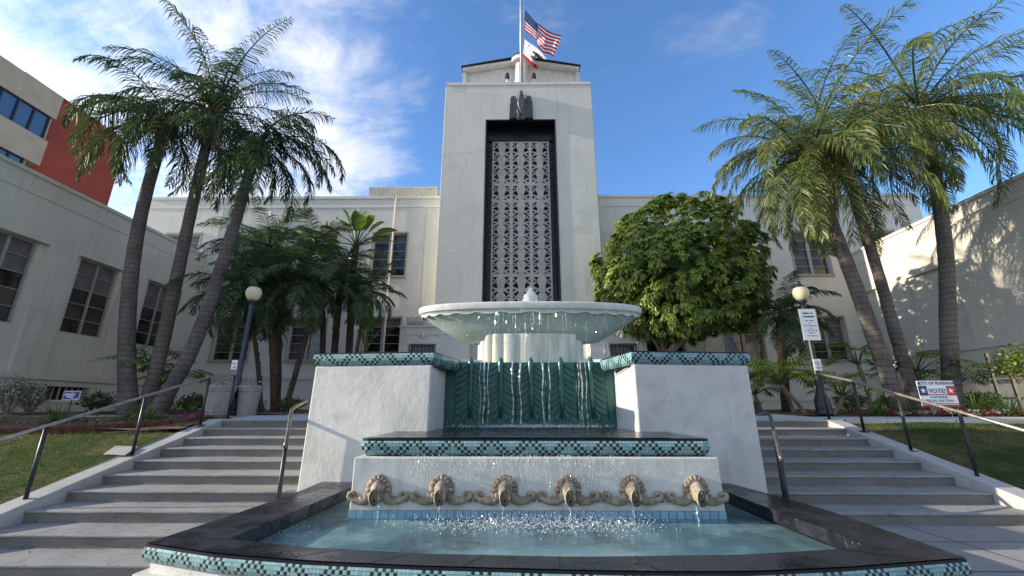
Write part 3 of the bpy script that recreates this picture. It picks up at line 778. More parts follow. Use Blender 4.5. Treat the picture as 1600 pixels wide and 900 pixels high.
# ribbed plant housing on the roof
mb = MB(); ax0, ax1 = P(577, 300, 23).x, P(681, 300, 23).x; az0, az1 = ROOF, P(630, 293, 23).z
mb.box(ax0, ax1, 23, 26, az0, az1 - .08); mb.box(ax0 - .04, ax1 + .04, 22.94, 26.04, az1 - .08, az1)
k = ax0
while k < ax1 - .05: mb.box(k, k + .07, 22.95, 22.999, az0, az1 - .081); k += .15
mb.build('roof_housing', M['ribmetal'], hall)
# entrance blocks either side of the tower foot
for s_, xo, xi in ((-1, P(622, 560, 17.4).x, P(733, 560, 17.4).x), (1, P(1012, 560, 17.4).x, P(924, 560, 17.4).x)):
    zt = P(985, 511, 17.4).z; a, b = min(xo, xi), max(xo, xi); xg = xo - s_ * .98
    wz0_, wz1_ = P(985, 556, 17.4).z, P(985, 539, 17.4).z
    mb = MB(); ff = lambda s, z, d: Vector((s, 17.4 + d, z))
    wall_open(mb, a, b, -.2, zt, [(xg - .5, xg + .5, wz0_, wz1_)], ff, .2)
    mb.poly([(a, 17.4, zt), (b, 17.4, zt), (b, 18.6, zt), (a, 18.6, zt)])
    for x in (a, b): mb.poly([(x, 17.4, -.2), (x, 18.6, -.2), (x, 18.6, zt), (x, 17.4, zt)])
    mb.box(a - .05, b + .05, 17.34, 18.6, zt - .0, zt + .07); mb.box(a, b, 17.37, 17.399, zt - .30, zt - .26)
    # shallow carved frame round the little window: angular scroll lines and a keystone shell
    for t_ in (.62, .78):
        for e_ in (-1, 1):
            mb.tube([(xg + e_ * t_, 17.39, wz0_), (xg + e_ * t_, 17.39, wz1_ + .1), (xg + e_ * (t_ + .12), 17.39, wz1_ + .32), (xg + e_ * (t_ - .1), 17.39, wz1_ + .44), (xg + e_ * .30, 17.39, wz1_ + .44)], .022, 6)
    for k in range(7):
        t_ = math.pi * (k + .5) / 7; mb.ball((xg + .2 * math.cos(t_), 17.39, wz1_ + .40 + .16 * math.sin(t_)), .065, .05, .065, 8)
    mb.ball((xg, 17.38, wz1_ + .40), .12, .07, .12, 10)
    o = mb.build('entrance_block', M['stucco'], hall)
    mb = MB(); mb.poly([(xg - .5, 17.58, wz0_), (xg + .5, 17.58, wz0_), (xg + .5, 17.58, wz1_), (xg - .5, 17.58, wz1_)]); mb.build('pane', M['glass'], o)
    mb = MB(); xq = xo - s_ * .62
    for k in range(7): mb.tube([(xq - .33 + .11 * k, 17.55, zt + .07), (xq - .33 + .11 * k, 17.42, zt + .25), (xq - .33 + .11 * k, 17.40, zt + .42), (xq - .33 + .11 * k, 17.55, zt + .48)], [.04, .06, .06, .05], 8)
    mb.box(xq - .38, xq + .38, 17.5, 18.2, zt + .07, zt + .46)
    mb.build('scroll_bracket', M['trim'], o)
    mb = MB(); mb.box(xg - .56, xg + .56, 17.36, 17.42, wz1_ + .001, wz1_ + .06); mb.box(xg - .56, xg - .501, 17.36, 17.42, wz0_, wz1_); mb.box(xg + .501, xg + .56, 17.36, 17.42, wz0_, wz1_)
    for k in range(6): mb.box(xg - .42 + .16 * k, xg - .395 + .16 * k, 17.46, 17.48, wz0_, wz1_)
    mb.build('window_grating', M['bronze'], o)
# --- office building behind the left wing
ob = thing('office_building', 'tan and brick red office block with blue window bands behind the left wing', 'building', (-40, 28, -1.7))
XB = -34.
ty0, ty1 = 21.5, PX(75, 223, XB).y
mb = MB(); zt_ = PX(40, 113, XB).z; y_r = PX(197, 224, XB - 1.0).y
b1t, b1b = PX(20, 145, XB).z, PX(20, 190, XB).z
b2t, b2b = PX(20, 238, XB).z, PX(20, 265, XB).z
def slab(z0, z1, y1=ty1): mb.box(XB - 12, XB, ty0, y1, z0, z1)
slab(b1t, zt_); slab(b2t, b1b); slab(-1.7, b2b, ty1 - .6)
mb.box(XB - 12, XB - .25, ty0 + .05, ty1 - .05, b1b, b1t); mb.box(XB - 12, XB - .25, ty0 + .05, ty1 - .65, b2b, b2t)
mb.build('tan_wall', M['tan'], ob)
for z0, z1, yy in ((b1b, b1t, ty1 - .3), (b2b, b2t, ty1 - .9)):
    fr = MB(); gl = MB(); n_ = 4
    gl.poly([(XB - .20, ty0 + .1, z0), (XB - .20, yy, z0), (XB - .20, yy, z1), (XB - .20, ty0 + .1, z1)])
    fr.box(XB - .192, XB - .102, ty0 + .1, yy, z0, z0 + .06); fr.box(XB - .192, XB - .102, ty0 + .1, yy, z1 - .06, z1)
    for i in range(n_ + 1): y = ty0 + .1 + (yy - ty0 - .1) * i / n_; fr.box(XB - .19, XB - .10, y - .05, y + .05, z0, z1)
    o = fr.build('window_band', M['black'], ob); gl.build('pane', M['blueglass'], o)
mb = MB(); zr = PX(150, 191, XB - 1.0).z
mb.box(XB - 14, XB - 1.0, ty1 - 2.0, y_r, -1.7, zr); mb.box(XB - 14.1, XB - .93, ty1 - 1.9, y_r + .07, zr, zr + .15)
mb.build('red_wall', M['red'], ob)

# ================================================================== FLAGPOLE AND FLAGS
FPY = 20.3
fp = P(815, 126, FPY)
r_ = thing('flagpole', 'tall silver flagpole rising from the tower roof in front of the gable', 'flagpole', (fp.x, FPY, TZ))
a = MB(); a.tube([(fp.x, FPY, TZ), (fp.x, FPY, TZ + 9), (fp.x, FPY, TZ + 17)], [.09, .08, .06], 12); a.ball((fp.x, FPY, TZ + 17.1), .16); a.build('pole', M['pole'], r_, True)
a = MB(); a.lathe((fp.x, FPY, TZ), [(.3, 0), (.3, .08), (.16, .25), (.13, .3)], 14); a.build('pole_collar', M['pole'], r_)
a = MB(); a.tube([(fp.x + .18, FPY, TZ + .8), (fp.x + .17, FPY, TZ + 16.6)], .012, 5); a.build('halyard', M['white'], r_)
def interp(tab, s):
    for (s0, *a), (s1, *b) in zip(tab, tab[1:]):
        if s <= s1:
            t = (s - s0) / (s1 - s0); return [p + (q - p) * t for p, q in zip(a, b)]
    return list(tab[-1][1:])
def cloth(top, bot, rip):
    def f(s, t, off=0.):
        a = interp(top, s); b = interp(bot, s)
        A = P(a[0], a[1], a[2]); B = P(b[0], b[1], b[2])
        p = A.lerp(B, t); p.y += rip * math.sin(s * 11 + t * 2.0) * (.2 + s) - off
        return p
    return f
us = cloth([(0, 821, 15, 20.3), (.2, 830, 26, 20.75), (.38, 839, 36.5, 21.0), (.44, 842, 38.5, 20.85), (.6, 854, 46, 20.5), (.8, 866, 51.5, 20.75), (1, 878, 57, 20.4)],
           [(0, 818.5, 47, 20.3), (.2, 829, 55, 20.7), (.38, 839, 64, 21.0), (.44, 841, 72, 20.8), (.6, 849, 82, 20.5), (.8, 856.5, 85, 20.7), (1, 865, 88.5, 20.4)], .05)
r_ = thing('national_flag', 'red and white striped flag with starred blue canton flying at half staff', 'flag', tuple(us(0, 0)))
a = MB()
a.grid(lambda u, v: us(u, v), 40, 13, lambda i, j: 2 if (i < 16 and j < 7) else (0 if j % 2 == 0 else 1))
a.build('striped_cloth', [M['flagred'], M['flagwhite'], M['flagblue']], r_, True)
a = MB()
for row in range(9):
    for k in range(6 if row % 2 == 0 else 5):
        s = (.5 + k + (0 if row % 2 == 0 else .5)) / 6 * .38; t = (row + 1) / 10 * .538
        pts = []
        for q in range(10):
            rr = 1. if q % 2 == 0 else .42; an = 2 * math.pi * q / 10
            pts.append(us(s + .017 * rr * math.sin(an), t - .026 * rr * math.cos(an), .012))
        a.poly(pts)
a.build('stars', M['flagwhite'], r_)
ca = cloth([(0, 819.5, 61, 20.4), (.35, 833, 71, 21.2), (.7, 848, 83, 22.2), (1, 858.5, 99, 22.8)],
           [(0, 816.5, 88, 20.4), (.35, 829, 101, 21.2), (.7, 843, 108, 22.2), (1, 856, 114, 22.8)], .05)
r_ = thing('state_flag', 'white flag with brown bear and red bottom stripe flying low behind the flagpole', 'flag', tuple(ca(0, 0)))
a = MB(); a.grid(lambda u, v: ca(u, v), 24, 12, lambda i, j: 1 if j >= 10 else 0); a.build('cloth', [M['flagwhite'], M['flagred']], r_, True)
def onflag(pts, m, nm, off=.02):
    a = MB(); a.poly([ca(s, t, off) for s, t in pts]); return a.build(nm, m, r_)
onflag([(.30, .60), (.45, .56), (.70, .57), (.93, .60), (.92, .66), (.6, .68), (.35, .66)], M['beargreen'], 'ground_patch', .02)
onflag([(.36, .34), (.40, .29), (.47, .28), (.52, .24), (.60, .22), (.72, .23), (.82, .26), (.88, .34), (.88, .45), (.90, .58), (.85, .59), (.82, .48), (.77, .47), (.79, .58), (.74, .58), (.70, .46), (.60, .45),
        (.61, .57), (.56, .58), (.53, .46), (.50, .45), (.49, .56), (.44, .56), (.46, .44), (.44, .40), (.38, .40)], M['bear'], 'bear_figure', .03)
onflag([(.20 + .045 * (1 if q % 2 == 0 else .42) * math.sin(math.pi * q / 5), .16 - .07 * (1 if q % 2 == 0 else .42) * math.cos(math.pi * q / 5)) for q in range(10)], M['flagred'], 'red_star', .02)
A_ = ca(.25, .80); B_ = ca(.95, .80)
lettering('CALIFORNIA REPUBLIC', .16, M['bear'], r_, ca(.58, .79, .16), B_ - A_, (0, 0, 1), (0, -.08, 0))

# ================================================================== FOUNTAIN
FX = .25
fo = thing('fountain', 'stepped civic fountain with tiled pools, green leaf panel and broad raised bowl', 'fountain', (FX, 5, -1.5))
def tile_band(path, z, tile, m, rows=5, ph=0, per=12, prof=None, mats=None, parent=None, name='tile_band', close=None, zslope=None):
    """mosaic band along a path (outward = right-hand side), one quad per tile, with its zigzag of black tiles"""
    prof = prof or [(.0, 0), (.014, -.9), (.016, -1.9), (.006, -2.9), (-.016, -3.8), (-.055, -4.55)]
    path = [Vector((*p[:2], 0)) for p in path]
    nr = []
    for i in range(len(path)):
        ds = []
        if i > 0: ds.append((path[i] - path[i - 1]).normalized())
        if i < len(path) - 1: ds.append((path[i + 1] - path[i]).normalized())
        d = sum(ds, Vector()); d.normalize(); n_ = Vector((d.y, -d.x, 0))
        if len(ds) == 2: n_ /= max(.5, n_.dot(Vector((ds[0].y, -ds[0].x, 0))))
        nr.append(n_)
    mb = MB(); c = ph
    for i in range(len(path) - 1):
        L = (path[i + 1] - path[i]).length; n_ = max(1, round(L / tile))
        for k in range(n_):
            t0, t1 = k / n_, (k + 1) / n_
            p0, p1 = path[i].lerp(path[i + 1], t0), path[i].lerp(path[i + 1], t1); q0, q1 = nr[i].lerp(nr[i + 1], t0), nr[i].lerp(nr[i + 1], t1)
            d = (c % per); d = min(d, per - d)
            for r in range(rows):
                blk = (d == r or d == r + 2) if r < 4 else (d in (4, 6))
                (o0, h0), (o1, h1) = prof[r], prof[r + 1]
                V = [p0 + q0 * o1 + Vector((0, 0, z + h1 * tile)), p1 + q1 * o1 + Vector((0, 0, z + h1 * tile)), p1 + q1 * o0 + Vector((0, 0, z + h0 * tile)), p0 + q0 * o0 + Vector((0, 0, z + h0 * tile))]
                mb.poly(V, 1 if blk else 0, [(c, r), (c + 1, r), (c + 1, r + 1), (c, r + 1)])
            c += 1
    o = mb.build(name, [M['teal'], M['jet']], parent)
    # thin dark trims above and below the mosaic
    for off, h, e in ((.004, .010, .022), (prof[-1][0] + .006, prof[-1][1] * tile - .012, .016)):
        t = MB()
        A = [p + n_ * off + Vector((0, 0, z + h)) for p, n_ in zip(path, nr)]; B = [p - n_ * .05 + Vector((0, 0, z + h)) for p, n_ in zip(path, nr)]
        A2 = [p - Vector((0, 0, e)) for p in A]; B2 = [p - Vector((0, 0, e)) for p in B]
        for i in range(len(path) - 1):
            t.poly([A[i], A[i + 1], B[i + 1], B[i]]); t.poly([A2[i], A2[i + 1], A[i + 1], A[i]]); t.poly([B2[i], B2[i + 1], A2[i + 1], A2[i]])
        t.build('tile_trim', M['blackstone'], o)
    return o
# --- lower pool
RZ, WZ = -.76, -.90                # rim top, water level
WY = 4.97                          # face of the spout wall
out_l = [(500, 754), (459, 771), (355, 807), (230, 848)]
out_f = [(293, 857.5), (336, 864), (480, 875.5), (660, 883.5), (860, 889), (1000, 892), (1160, 892.5), (1313, 886), (1508, 871)]
out_r = [(1391, 830.5), (1281, 793), (1160, 763)]
OUT = [PZ(x, y, RZ) for x, y in out_l + out_f + out_r]
in_l = [(545, 763), (461, 798), (357, 842)]
in_f = [(478, 855), (664, 865), (900, 870), (1160, 866.5), (1362, 855)]
in_r = [(1320, 837), (1224, 803), (1150, 774)]
INN = [PZ(x, y, RZ) for x, y in in_l + in_f + in_r]
OUT[0].y = max(OUT[0].y, 6.5); OUT[-1].y = max(OUT[-1].y, 6.5)
def resample(pts, n):
    L = [0]
    for a, b in zip(pts, pts[1:]): L.append(L[-1] + (b - a).length)
    res = []
    for i in range(n):
        s = L[-1] * i / (n - 1); k = max(j for j in range(len(L)) if L[j] <= s + 1e-9); k = min(k, len(pts) - 2)
        t = (s - L[k]) / max(1e-9, L[k + 1] - L[k]); res.append(pts[k].lerp(pts[k + 1], min(1, t)))
    return res
nl, nf, nr_ = len(out_l), len(out_f), len(out_r)
iL, iF = len(in_l), len(in_f)
oL = resample(OUT[:nl], 8); iLp = resample([Vector((INN[0].x, 6.5, RZ))] + INN[:iL], 8)
oF = resample(OUT[nl - 1:nl + nf], 20); iF_ = resample(INN[iL - 1:iL + iF], 20)
oR = resample(OUT[nl + nf - 1:], 8); iR = resample(INN[iL + iF - 1:] + [Vector((INN[-1].x, 6.5, RZ))], 8)
mb = MB()
for o_, i_ in ((oL, iLp), (oF, iF_), (oR, iR)):
    for k in range(len(o_) - 1):
        a, b, c, d = o_[k], o_[k + 1], i_[k + 1], i_[k]
        mb.poly([a, b, c, d])
        dn = Vector((0, 0, -.11)); sh = Vector((0, 0, -.011))
        mb.poly([d, c, c + dn, d + dn])
rim = mb.build('pool_rim', M['granite'], fo)
mb = MB()
for o_, i_, st__ in ((oL, iLp, 2), (oF, iF_, 2), (oR, iR, 2)):
    for k in range(0, len(o_), st__):
        a, d = o_[k] + Vector((0, 0, .002)), i_[k] + Vector((0, 0, .002)); n_ = (d - a).cross(Vector((0, 0, 1))).normalized() * .004
        jb = MB(); jb.poly([a - n_, d - n_, d + n_, a + n_]); jb.build('slab_joint', M['blackstone'], rim)
mb = MB()
for i_ in (iLp, iF_, iR):
    for k in range(len(i_) - 1):
        c, d = i_[k + 1], i_[k]; dn = Vector((0, 0, -.11)); lo = Vector((0, 0, -.6))
        cen = Vector((FX, 4.6, 0)); e = lambda p: (p - Vector((0, 0, 0))) + (Vector((p.x, p.y, 0)) - cen).normalized() * .03
        mb.poly([e(d) + dn, e(c) + dn, e(c) + lo, e(d) + lo]); mb.poly([d + dn, c + dn, e(c) + dn, e(d) + dn])
mb.build('pool_side', M['blackstone'], fo)
tile_band(OUT, RZ - .018, .0275, None, parent=rim, name='tile_band', ph=3, prof=[(.0, 0), (.012, -1), (.016, -2), (.010, -3), (-.008, -3.95), (-.045, -4.8)])
mb = MB()       # rendered base under the rim
base = [p.copy() for p in OUT]
cen = Vector((FX, 5., 0))
b2 = []
for p in base: q = Vector((p.x, p.y, 0)); b2.append(q + (q - cen).normalized() * .05)
b1 = [Vector((p.x, p.y, 0)) + (cen - Vector((p.x, p.y, 0))).normalized() * .05 for p in base]
for k in range(len(base) - 1):
    for P0, P1, z0, z1 in ((b1, b1, -1.05, -.85), (b2, b2, -1.75, -.97)):
        mb.poly([P0[k] + Vector((0, 0, z0)), P0[k + 1] + Vector((0, 0, z0)), P0[k + 1] + Vector((0, 0, z1)), P0[k] + Vector((0, 0, z1))])
    mb.poly([b2[k] + Vector((0, 0, -.97)), b2[k + 1] + Vector((0, 0, -.97)), b1[k + 1] + Vector((0, 0, -.97)), b1[k] + Vector((0, 0, -.97))])
mb.build('pool_base', M['plaster'], fo)
inner_poly = [Vector((p.x, p.y, 0)) for p in iLp + iF_[1:-1] + iR]
def grow(pts, z, e): return [p + (p - Vector((FX, 4.6, 0))).normalized() * e + Vector((0, 0, z)) for p in pts]
mb = MB(); mb.poly(grow(inner_poly, -1.14, .04)); mb.build('pool_floor', M['poolfloor'], fo)
mb = MB(); mb.poly(grow(inner_poly, WZ, .031)); struct(mb.build('water', M['water']))
for px_, py_, s_, lb in ((658, 851, .20, 'square rusty drain grate under the pool water, left of the round drains'), (722, 844, .21, 'round dark drain cover under the water below the second spout mask'), (963, 848, .21, 'round dark drain cover under the water at the right of the pool')):
    p = PZ(px_, py_ + 3, -1.12); r_ = thing('pool_drain', lb, 'drain', (p.x, p.y, -1.14), 'drains on the pool floor')
    a = MB()
    if 'square' in lb: a.box(p.x - .19, p.x + .15, p.y - .13, p.y + .11, -1.139, -1.11)
    else: a.lathe((p.x, p.y, -1.139), [(s_, 0), (s_, .03), (s_ * .8, .045), (s_ * .75, .03), (.02, .03)], 20, cap=False)
    a.build('collar', M['hole'], r_)
    a = MB()
    for k in range(6): a.box(p.x - s_ * .7, p.x + s_ * .7, p.y - s_ * .6 + k * s_ * .22, p.y - s_ * .52 + k * s_ * .22, -1.108, -1.09)
    a.build('grating', M['black'], r_)
# --- spout wall and middle pool
wx0, wx1 = P(545, 800, WY).x, P(1134, 800, WY).x
MZ = P(837, 713, WY + .05).z
mb = MB(); mb.box(wx0, wx1, WY, 7.5, -1.2, MZ - .006); mb.build('spout_wall', M['plaster'], fo, bevel=.015)
mb = MB()
tl = .088; z1 = P(843, 797.5, WY).z; n_ = round((wx1 - wx0 + .02) / tl)
for i in range(n_):
    for j in range(4):
        xa = wx0 - .004 + (wx1 - wx0 + .008) * i / n_; xb = wx0 - .004 + (wx1 - wx0 + .008) * (i + 1) / n_
        mb.poly([(xa, WY - .006, z1 - tl * (j + 1)), (xb, WY - .006, z1 - tl * (j + 1)), (xb, WY - .006, z1 - tl * j), (xa, WY - .006, z1 - tl * j)], 0, [(i, j), (i + 1, j), (i + 1, j + 1), (i, j + 1)])
for xs in (wx0 - .006, wx1 + .006):
    for i in range(18):
        for j in range(4):
            ya, yb2 = WY + tl * i, WY + tl * (i + 1)
            mb.poly([(xs, ya, z1 - tl * (j + 1)), (xs, yb2, z1 - tl * (j + 1)), (xs, yb2, z1 - tl * j), (xs, ya, z1 - tl * j)], 0, [(i + 90, j), (i + 91, j), (i + 91, j + 1), (i + 90, j + 1)])
mb.build('waterline_tiles', M['pooltile'], fo)
CY = WY + .06
mx0, mx1 = P(561, 700, CY).x, P(1113, 700, CY).x
zt = P(837, 685.5, CY).z; zbm = MZ
tm = (zt - zbm - .012) / 4.75
rr = .10
pth = [Vector((mx0 + .0, 7.2, 0)), Vector((mx0, CY + rr, 0)), Vector((mx0 + rr * .3, CY + rr * .3, 0)), Vector((mx0 + rr, CY, 0)), Vector((mx1 - rr, CY, 0)), Vector((mx1 - rr * .3, CY + rr * .3, 0)), Vector((mx1, CY + rr, 0)), Vector((mx1, 7.2, 0))]
mb = MB(); top = [p + Vector((0, 0, zt)) for p in pth]; mb.poly(top)
mb.poly([p + Vector((0, 0, zt - .04)) for p in pth])
mslab = mb.build('middle_pool', M['granite'], fo)
tile_band(pth, zt - .016, tm, None, parent=mslab, name='tile_band', ph=9)
mb = MB(); inn = [p.lerp(Vector((FX, 6.4, 0)), .06) for p in pth]; mb.box(mx0 + .06, mx1 - .06, CY + .08, 7.2, MZ - .004, zt - .02); mb.build('middle_core', M['blackstone'], fo)
mb = MB(); mb.poly([p + Vector((0, 0, zt + .012)) for p in pth]); struct(mb.build('water', M['darkwater']))
# --- six spout masks with scrolls
def mask(cx, cz, k):
    root = None
    mb = MB(); s = .0070 * 1.0        # metres per photo pixel at the wall
    # petal crest round the head
    for i in range(11):
        a = R(-28 + 236 * i / 10)
        c = Vector((cx + 17.5 * s * math.cos(a), WY - .02, cz + 3 * s + 20 * s * math.sin(a)))
        d = Vector((math.cos(a), 0, math.sin(a))); t = Vector((-math.sin(a), 0, math.cos(a)))
        mb.tube([c - d * .03, c + Vector((0, -.035, 0)), c + d * .025 + Vector((0, -.02, 0)), c + d * .036], [.024, .029, .022, .008], 8)
    for rr_, yy_, th_ in ((15.5, -.02, .045), (21.5, -.012, .026)):
        mb.tube([Vector((cx + rr_ * s * .92 * math.cos(R(-25 + 230 * i / 18)), WY + yy_, cz + 3 * s + rr_ * s * 1.05 * math.sin(R(-25 + 230 * i / 18)))) for i in range(19)], th_, 8)
    mb.tube([(cx, WY + .02, cz - 18 * s), (cx, WY - .03, cz - 12 * s), (cx, WY - .03, cz + 6 * s), (cx, WY + .0, cz + 18 * s)], [.05, .10, .115, .07], 14)
    # long snout pushed forward and down, nose ridge and brows
    mb.tube([(cx, WY - .03, cz + 15 * s), (cx, WY - .09, cz + 9 * s), (cx, WY - .13, cz - 2 * s), (cx, WY - .15, cz - 14 * s), (cx, WY - .13, cz - 20 * s)], [.045, .082, .088, .072, .03], 14)
    mb.tube([(cx, WY - .11, cz + 15 * s), (cx, WY - .185, cz + 7 * s), (cx, WY - .225, cz - 1 * s)], [.012, .020, .024], 8)
    for e in (-1, 1):
        mb.tube([(cx + e * .02, WY - .15, cz + 10 * s), (cx + e * .05, WY - .145, cz + 12 * s), (cx + e * .075, WY - .10, cz + 9 * s)], [.010, .016, .010], 6)
        mb.ball((cx + e * .046, WY - .15, cz + 6.5 * s), .017, .014, .014, 8)
        # scroll garland: out from the chin, dipping, then curling up at its end
        pts = []; rad = []
        for t in range(9):
            u = t / 8; pts.append((cx + e * (.09 + .155 * u), WY - .035, cz - (9 + 11 * math.sin(u * 2.2)) * s)); rad.append(.050 - .006 * u + .012 * math.sin(u * 3))
        for t in range(7):
            a = R(-70 + 45 * t); q = .045 - .004 * t
            pts.append((cx + e * (.275 + q * math.cos(a)), WY - .04, cz + (-8.5) * s + q * math.sin(a) * 1.15)); rad.append(.036 - .003 * t)
        mb.tube(pts, rad, 8)
        for t in range(4): mb.tube([(cx + e * (.12 + .04 * t), WY - .03, cz - (20 + t) * s * .95), (cx + e * (.15 + .04 * t), WY - .07, cz - (11 + 3 * t) * s), (cx + e * (.17 + .04 * t), WY - .05, cz - (6 + 4.4 * t) * s)], [.02, .016, .006], 6)
        mb.box(cx + e * .318 - .011, cx + e * .318 + .011, WY - .045, WY + .01, cz - 22 * s, cz - 3 * s)
    def sq(v):
        dx, dy, dz = v[0] - cx, v[1] - WY, v[2] - cz; k_ = min(1, max(0, (abs(dx) - .09) / .17)); k_ = k_ * k_ * (3 - 2 * k_)
        return (cx + dx * (.76 + .24 * k_), WY + dy * .68, cz + .012 + dz * (.79 - .06 * k_))
    mb.v = [sq(v) for v in mb.v]
    o = mb.build('spout_mask', M['mask'], fo, True)
    mb = MB(); L = []
    for i in range(16):
        a = 2 * math.pi * i / 16; v = math.sin(a)
        L.append((cx + .066 * math.cos(a), WY - .248 + .040 * max(0, -v) ** 2 + .012 * max(0, v), cz - 9 * s + .100 * v))
    # open mouth: a dished oval set into the front of the snout
    mb2 = [(cx + (p[0] - cx) * .78, p[1] + .014, cz - 10 * s + (p[2] - cz + 10 * s) * .84) for p in L]
    b0 = len(mb.v); mb.v += L + mb2
    for i in range(16): j = (i + 1) % 16; mb.face((b0 + i, b0 + j, b0 + 16 + j, b0 + 16 + i))
    mb.face([b0 + 16 + i for i in range(16)])
    back = [(p[0], WY - .14, p[2]) for p in L]; b1_ = len(mb.v); mb.v += [(cx + (p[0] - cx) * 1.18, p[1] + .002, cz - 10 * s + (p[2] - cz + 10 * s) * 1.12) for p in L] + back
    for i in range(16):
        j = (i + 1) % 16; mb.face((b0 + i, b0 + j, b1_ + j, b1_ + i), 1); mb.face((b1_ + i, b1_ + j, b1_ + 16 + j, b1_ + 16 + i), 1)
    mb.v = [sq(v) for v in mb.v]
    m_ = mb.build('mouth', [M['mouth'], M['mask']], o, True)
    mb = MB(); mb.lathe((0, 0, 0), [(.016, 0), (.016, .004)], 12); h = mb
    h.v = [(cx + v[0], WY - .226 - v[2], cz - 14 * s + v[1]) for v in h.v]; h.v = [sq(v) for v in h.v]; h.build('pipe_hole', M['hole'], m_)
for px_ in (592, 687, 786, 890, 989, 1087):
    p = P(px_, 769, WY); mask(P(592, 769, WY).x + (P(1087, 769, WY).x - P(592, 769, WY).x) * [592, 687, 786, 890, 989, 1087].index(px_) / 5, p.z * .0 + P(840, 768, WY).z, 0)
# --- flanking piers with mosaic copings
PFY = 6.45
def pier(sg, xo_t, xo_b, xi, yo, yi):
    zt_ = P(580, 571, PFY).z; zb_ = -1.6
    A = lambda x, y, z: Vector((x, y, z))
    fo_t, fi_t = A(xo_t, yo, zt_), A(xi, yi, zt_); bo = A(xo_t, 8.3, zt_); bi = A(xi, 8.3, zt_)
    fo_b, fi_b = A(xo_b, yo - .02, zb_), A(xi, yi, zb_)
    mb = MB(); base_ = [fo_b, fi_b, A(xi, 8.3, zb_), A(xo_b, 8.3, zb_)]; top_ = [fo_t, fi_t, bi, bo]
    b = len(mb.v); mb.v += [tuple(v) for v in base_ + top_]
    for k in range(4): mb.face((b + k, b + (k + 1) % 4, b + 4 + (k + 1) % 4, b + 4 + k))
    mb.face((b + 4, b + 5, b + 6, b + 7))
    o = mb.build('pier', M['plaster'], fo, bevel=.025)
    ov = .035; ztc = P(580, 551, PFY).z
    if sg < 0: path = [Vector((xo_t - .01, 8.2, 0)), Vector((xo_t - .01, yo - ov, 0)), Vector((xi + .02, yi - ov, 0)), Vector((xi + .25, 7.45, 0))]
    else: path = [Vector((xi - .25, 7.45, 0)), Vector((xi - .02, yi - ov, 0)), Vector((xo_t + .01, yo - ov, 0)), Vector((xo_t + .01, 8.2, 0))]
    t_ = (ztc - zt_ - .006) / 4.7
    c = MB(); c.poly([p + Vector((0, 0, ztc - .002)) for p in path] + ([Vector((xi + .25, 8.2, ztc - .002))] if sg < 0 else [])); 
    cp = c.build('coping', M['granite'], o)
    tile_band(path, ztc - .014, t_, None, parent=cp, name='tile_band', ph=2)
    c = MB(); q = [p.lerp(Vector(((xo_t + xi) / 2, 7.4, 0)), .08) for p in path]
    c.prism([p + Vector((0, 0, zt_ - .01)) for p in q], (0, 0, ztc - zt_ - .012)); c.build('coping_core', M['blackstone'], cp)
pxo_t, pxo_b, pxi = P(493, 571, 6.55).x, P(460, 768, 6.5).x, P(675, 568, 6.35).x
pier(-1, pxo_t, pxo_b, pxi, 6.55, 6.33)
pier(1, P(1169, 573, 6.5).x, P(1203, 768, 6.45).x, P(989, 569, 6.3).x, 6.5, 6.28)
# --- green leaf panel
GY = 7.6
gx0_, gx1_ = P(703, 620, GY).x, P(957, 620, GY).x; gzt = P(830, 566, GY).z
mb = MB(); mb.box(gx0_ - .1, gx1_ + .1, GY, GY + .25, -.6, gzt); pn = mb.build('leaf_panel', M['green'], fo, bevel=.01)
lz0 = P(830, 652, GY).z
for i in range(5):
    cx = gx0_ + (gx1_ - gx0_) * (.125 + .1875 * i); hw_ = (gx1_ - gx0_) * .092; H = gzt - lz0
    mb = MB()
    mb.tube([(cx, GY - .0, lz0 - .02), (cx, GY - .01, lz0 + .25 * H), (cx, GY - .015, lz0 + .8 * H), (cx, GY - .015, gzt), (cx, GY - .005, gzt + .05), (cx, GY + .01, gzt + .10)], [.025, .036, .046, .055, .040, .006], 10)
    for e in (-1, 1):
        for k in range(8):
            z0_ = lz0 + H * (.02 + .115 * k)
            pts = [(cx + e * (.03 + (hw_ - .03) * u), GY - .002 - .012 * math.sin(u * 2.6), z0_ + H * (.16 * (1 - u) ** 1.6) + (.0)) for u in (0, .2, .4, .6, .8, 1.)]
            mb.tube(pts, [.014, .018, .018, .016, .012, .006], 6)
        mb.tube([(cx + e * .04, GY - .03, lz0 + .10 * H), (cx + e * .09, GY - .04, lz0 + .02 * H), (cx + e * .12, GY - .04, lz0 - .03 * H), (cx + e * .085, GY - .05, lz0 - .05 * H), (cx + e * .06, GY - .05, lz0 - .02 * H)], [.02, .03, .032, .028, .016], 8)
        mb.box(cx + e * hw_ * 1.01 - .006, cx + e * hw_ * 1.01 + .006, GY - .02, GY + .01, lz0 - .06, gzt - .01)
    mb.build('leaf_relief', M['green'], pn, True)
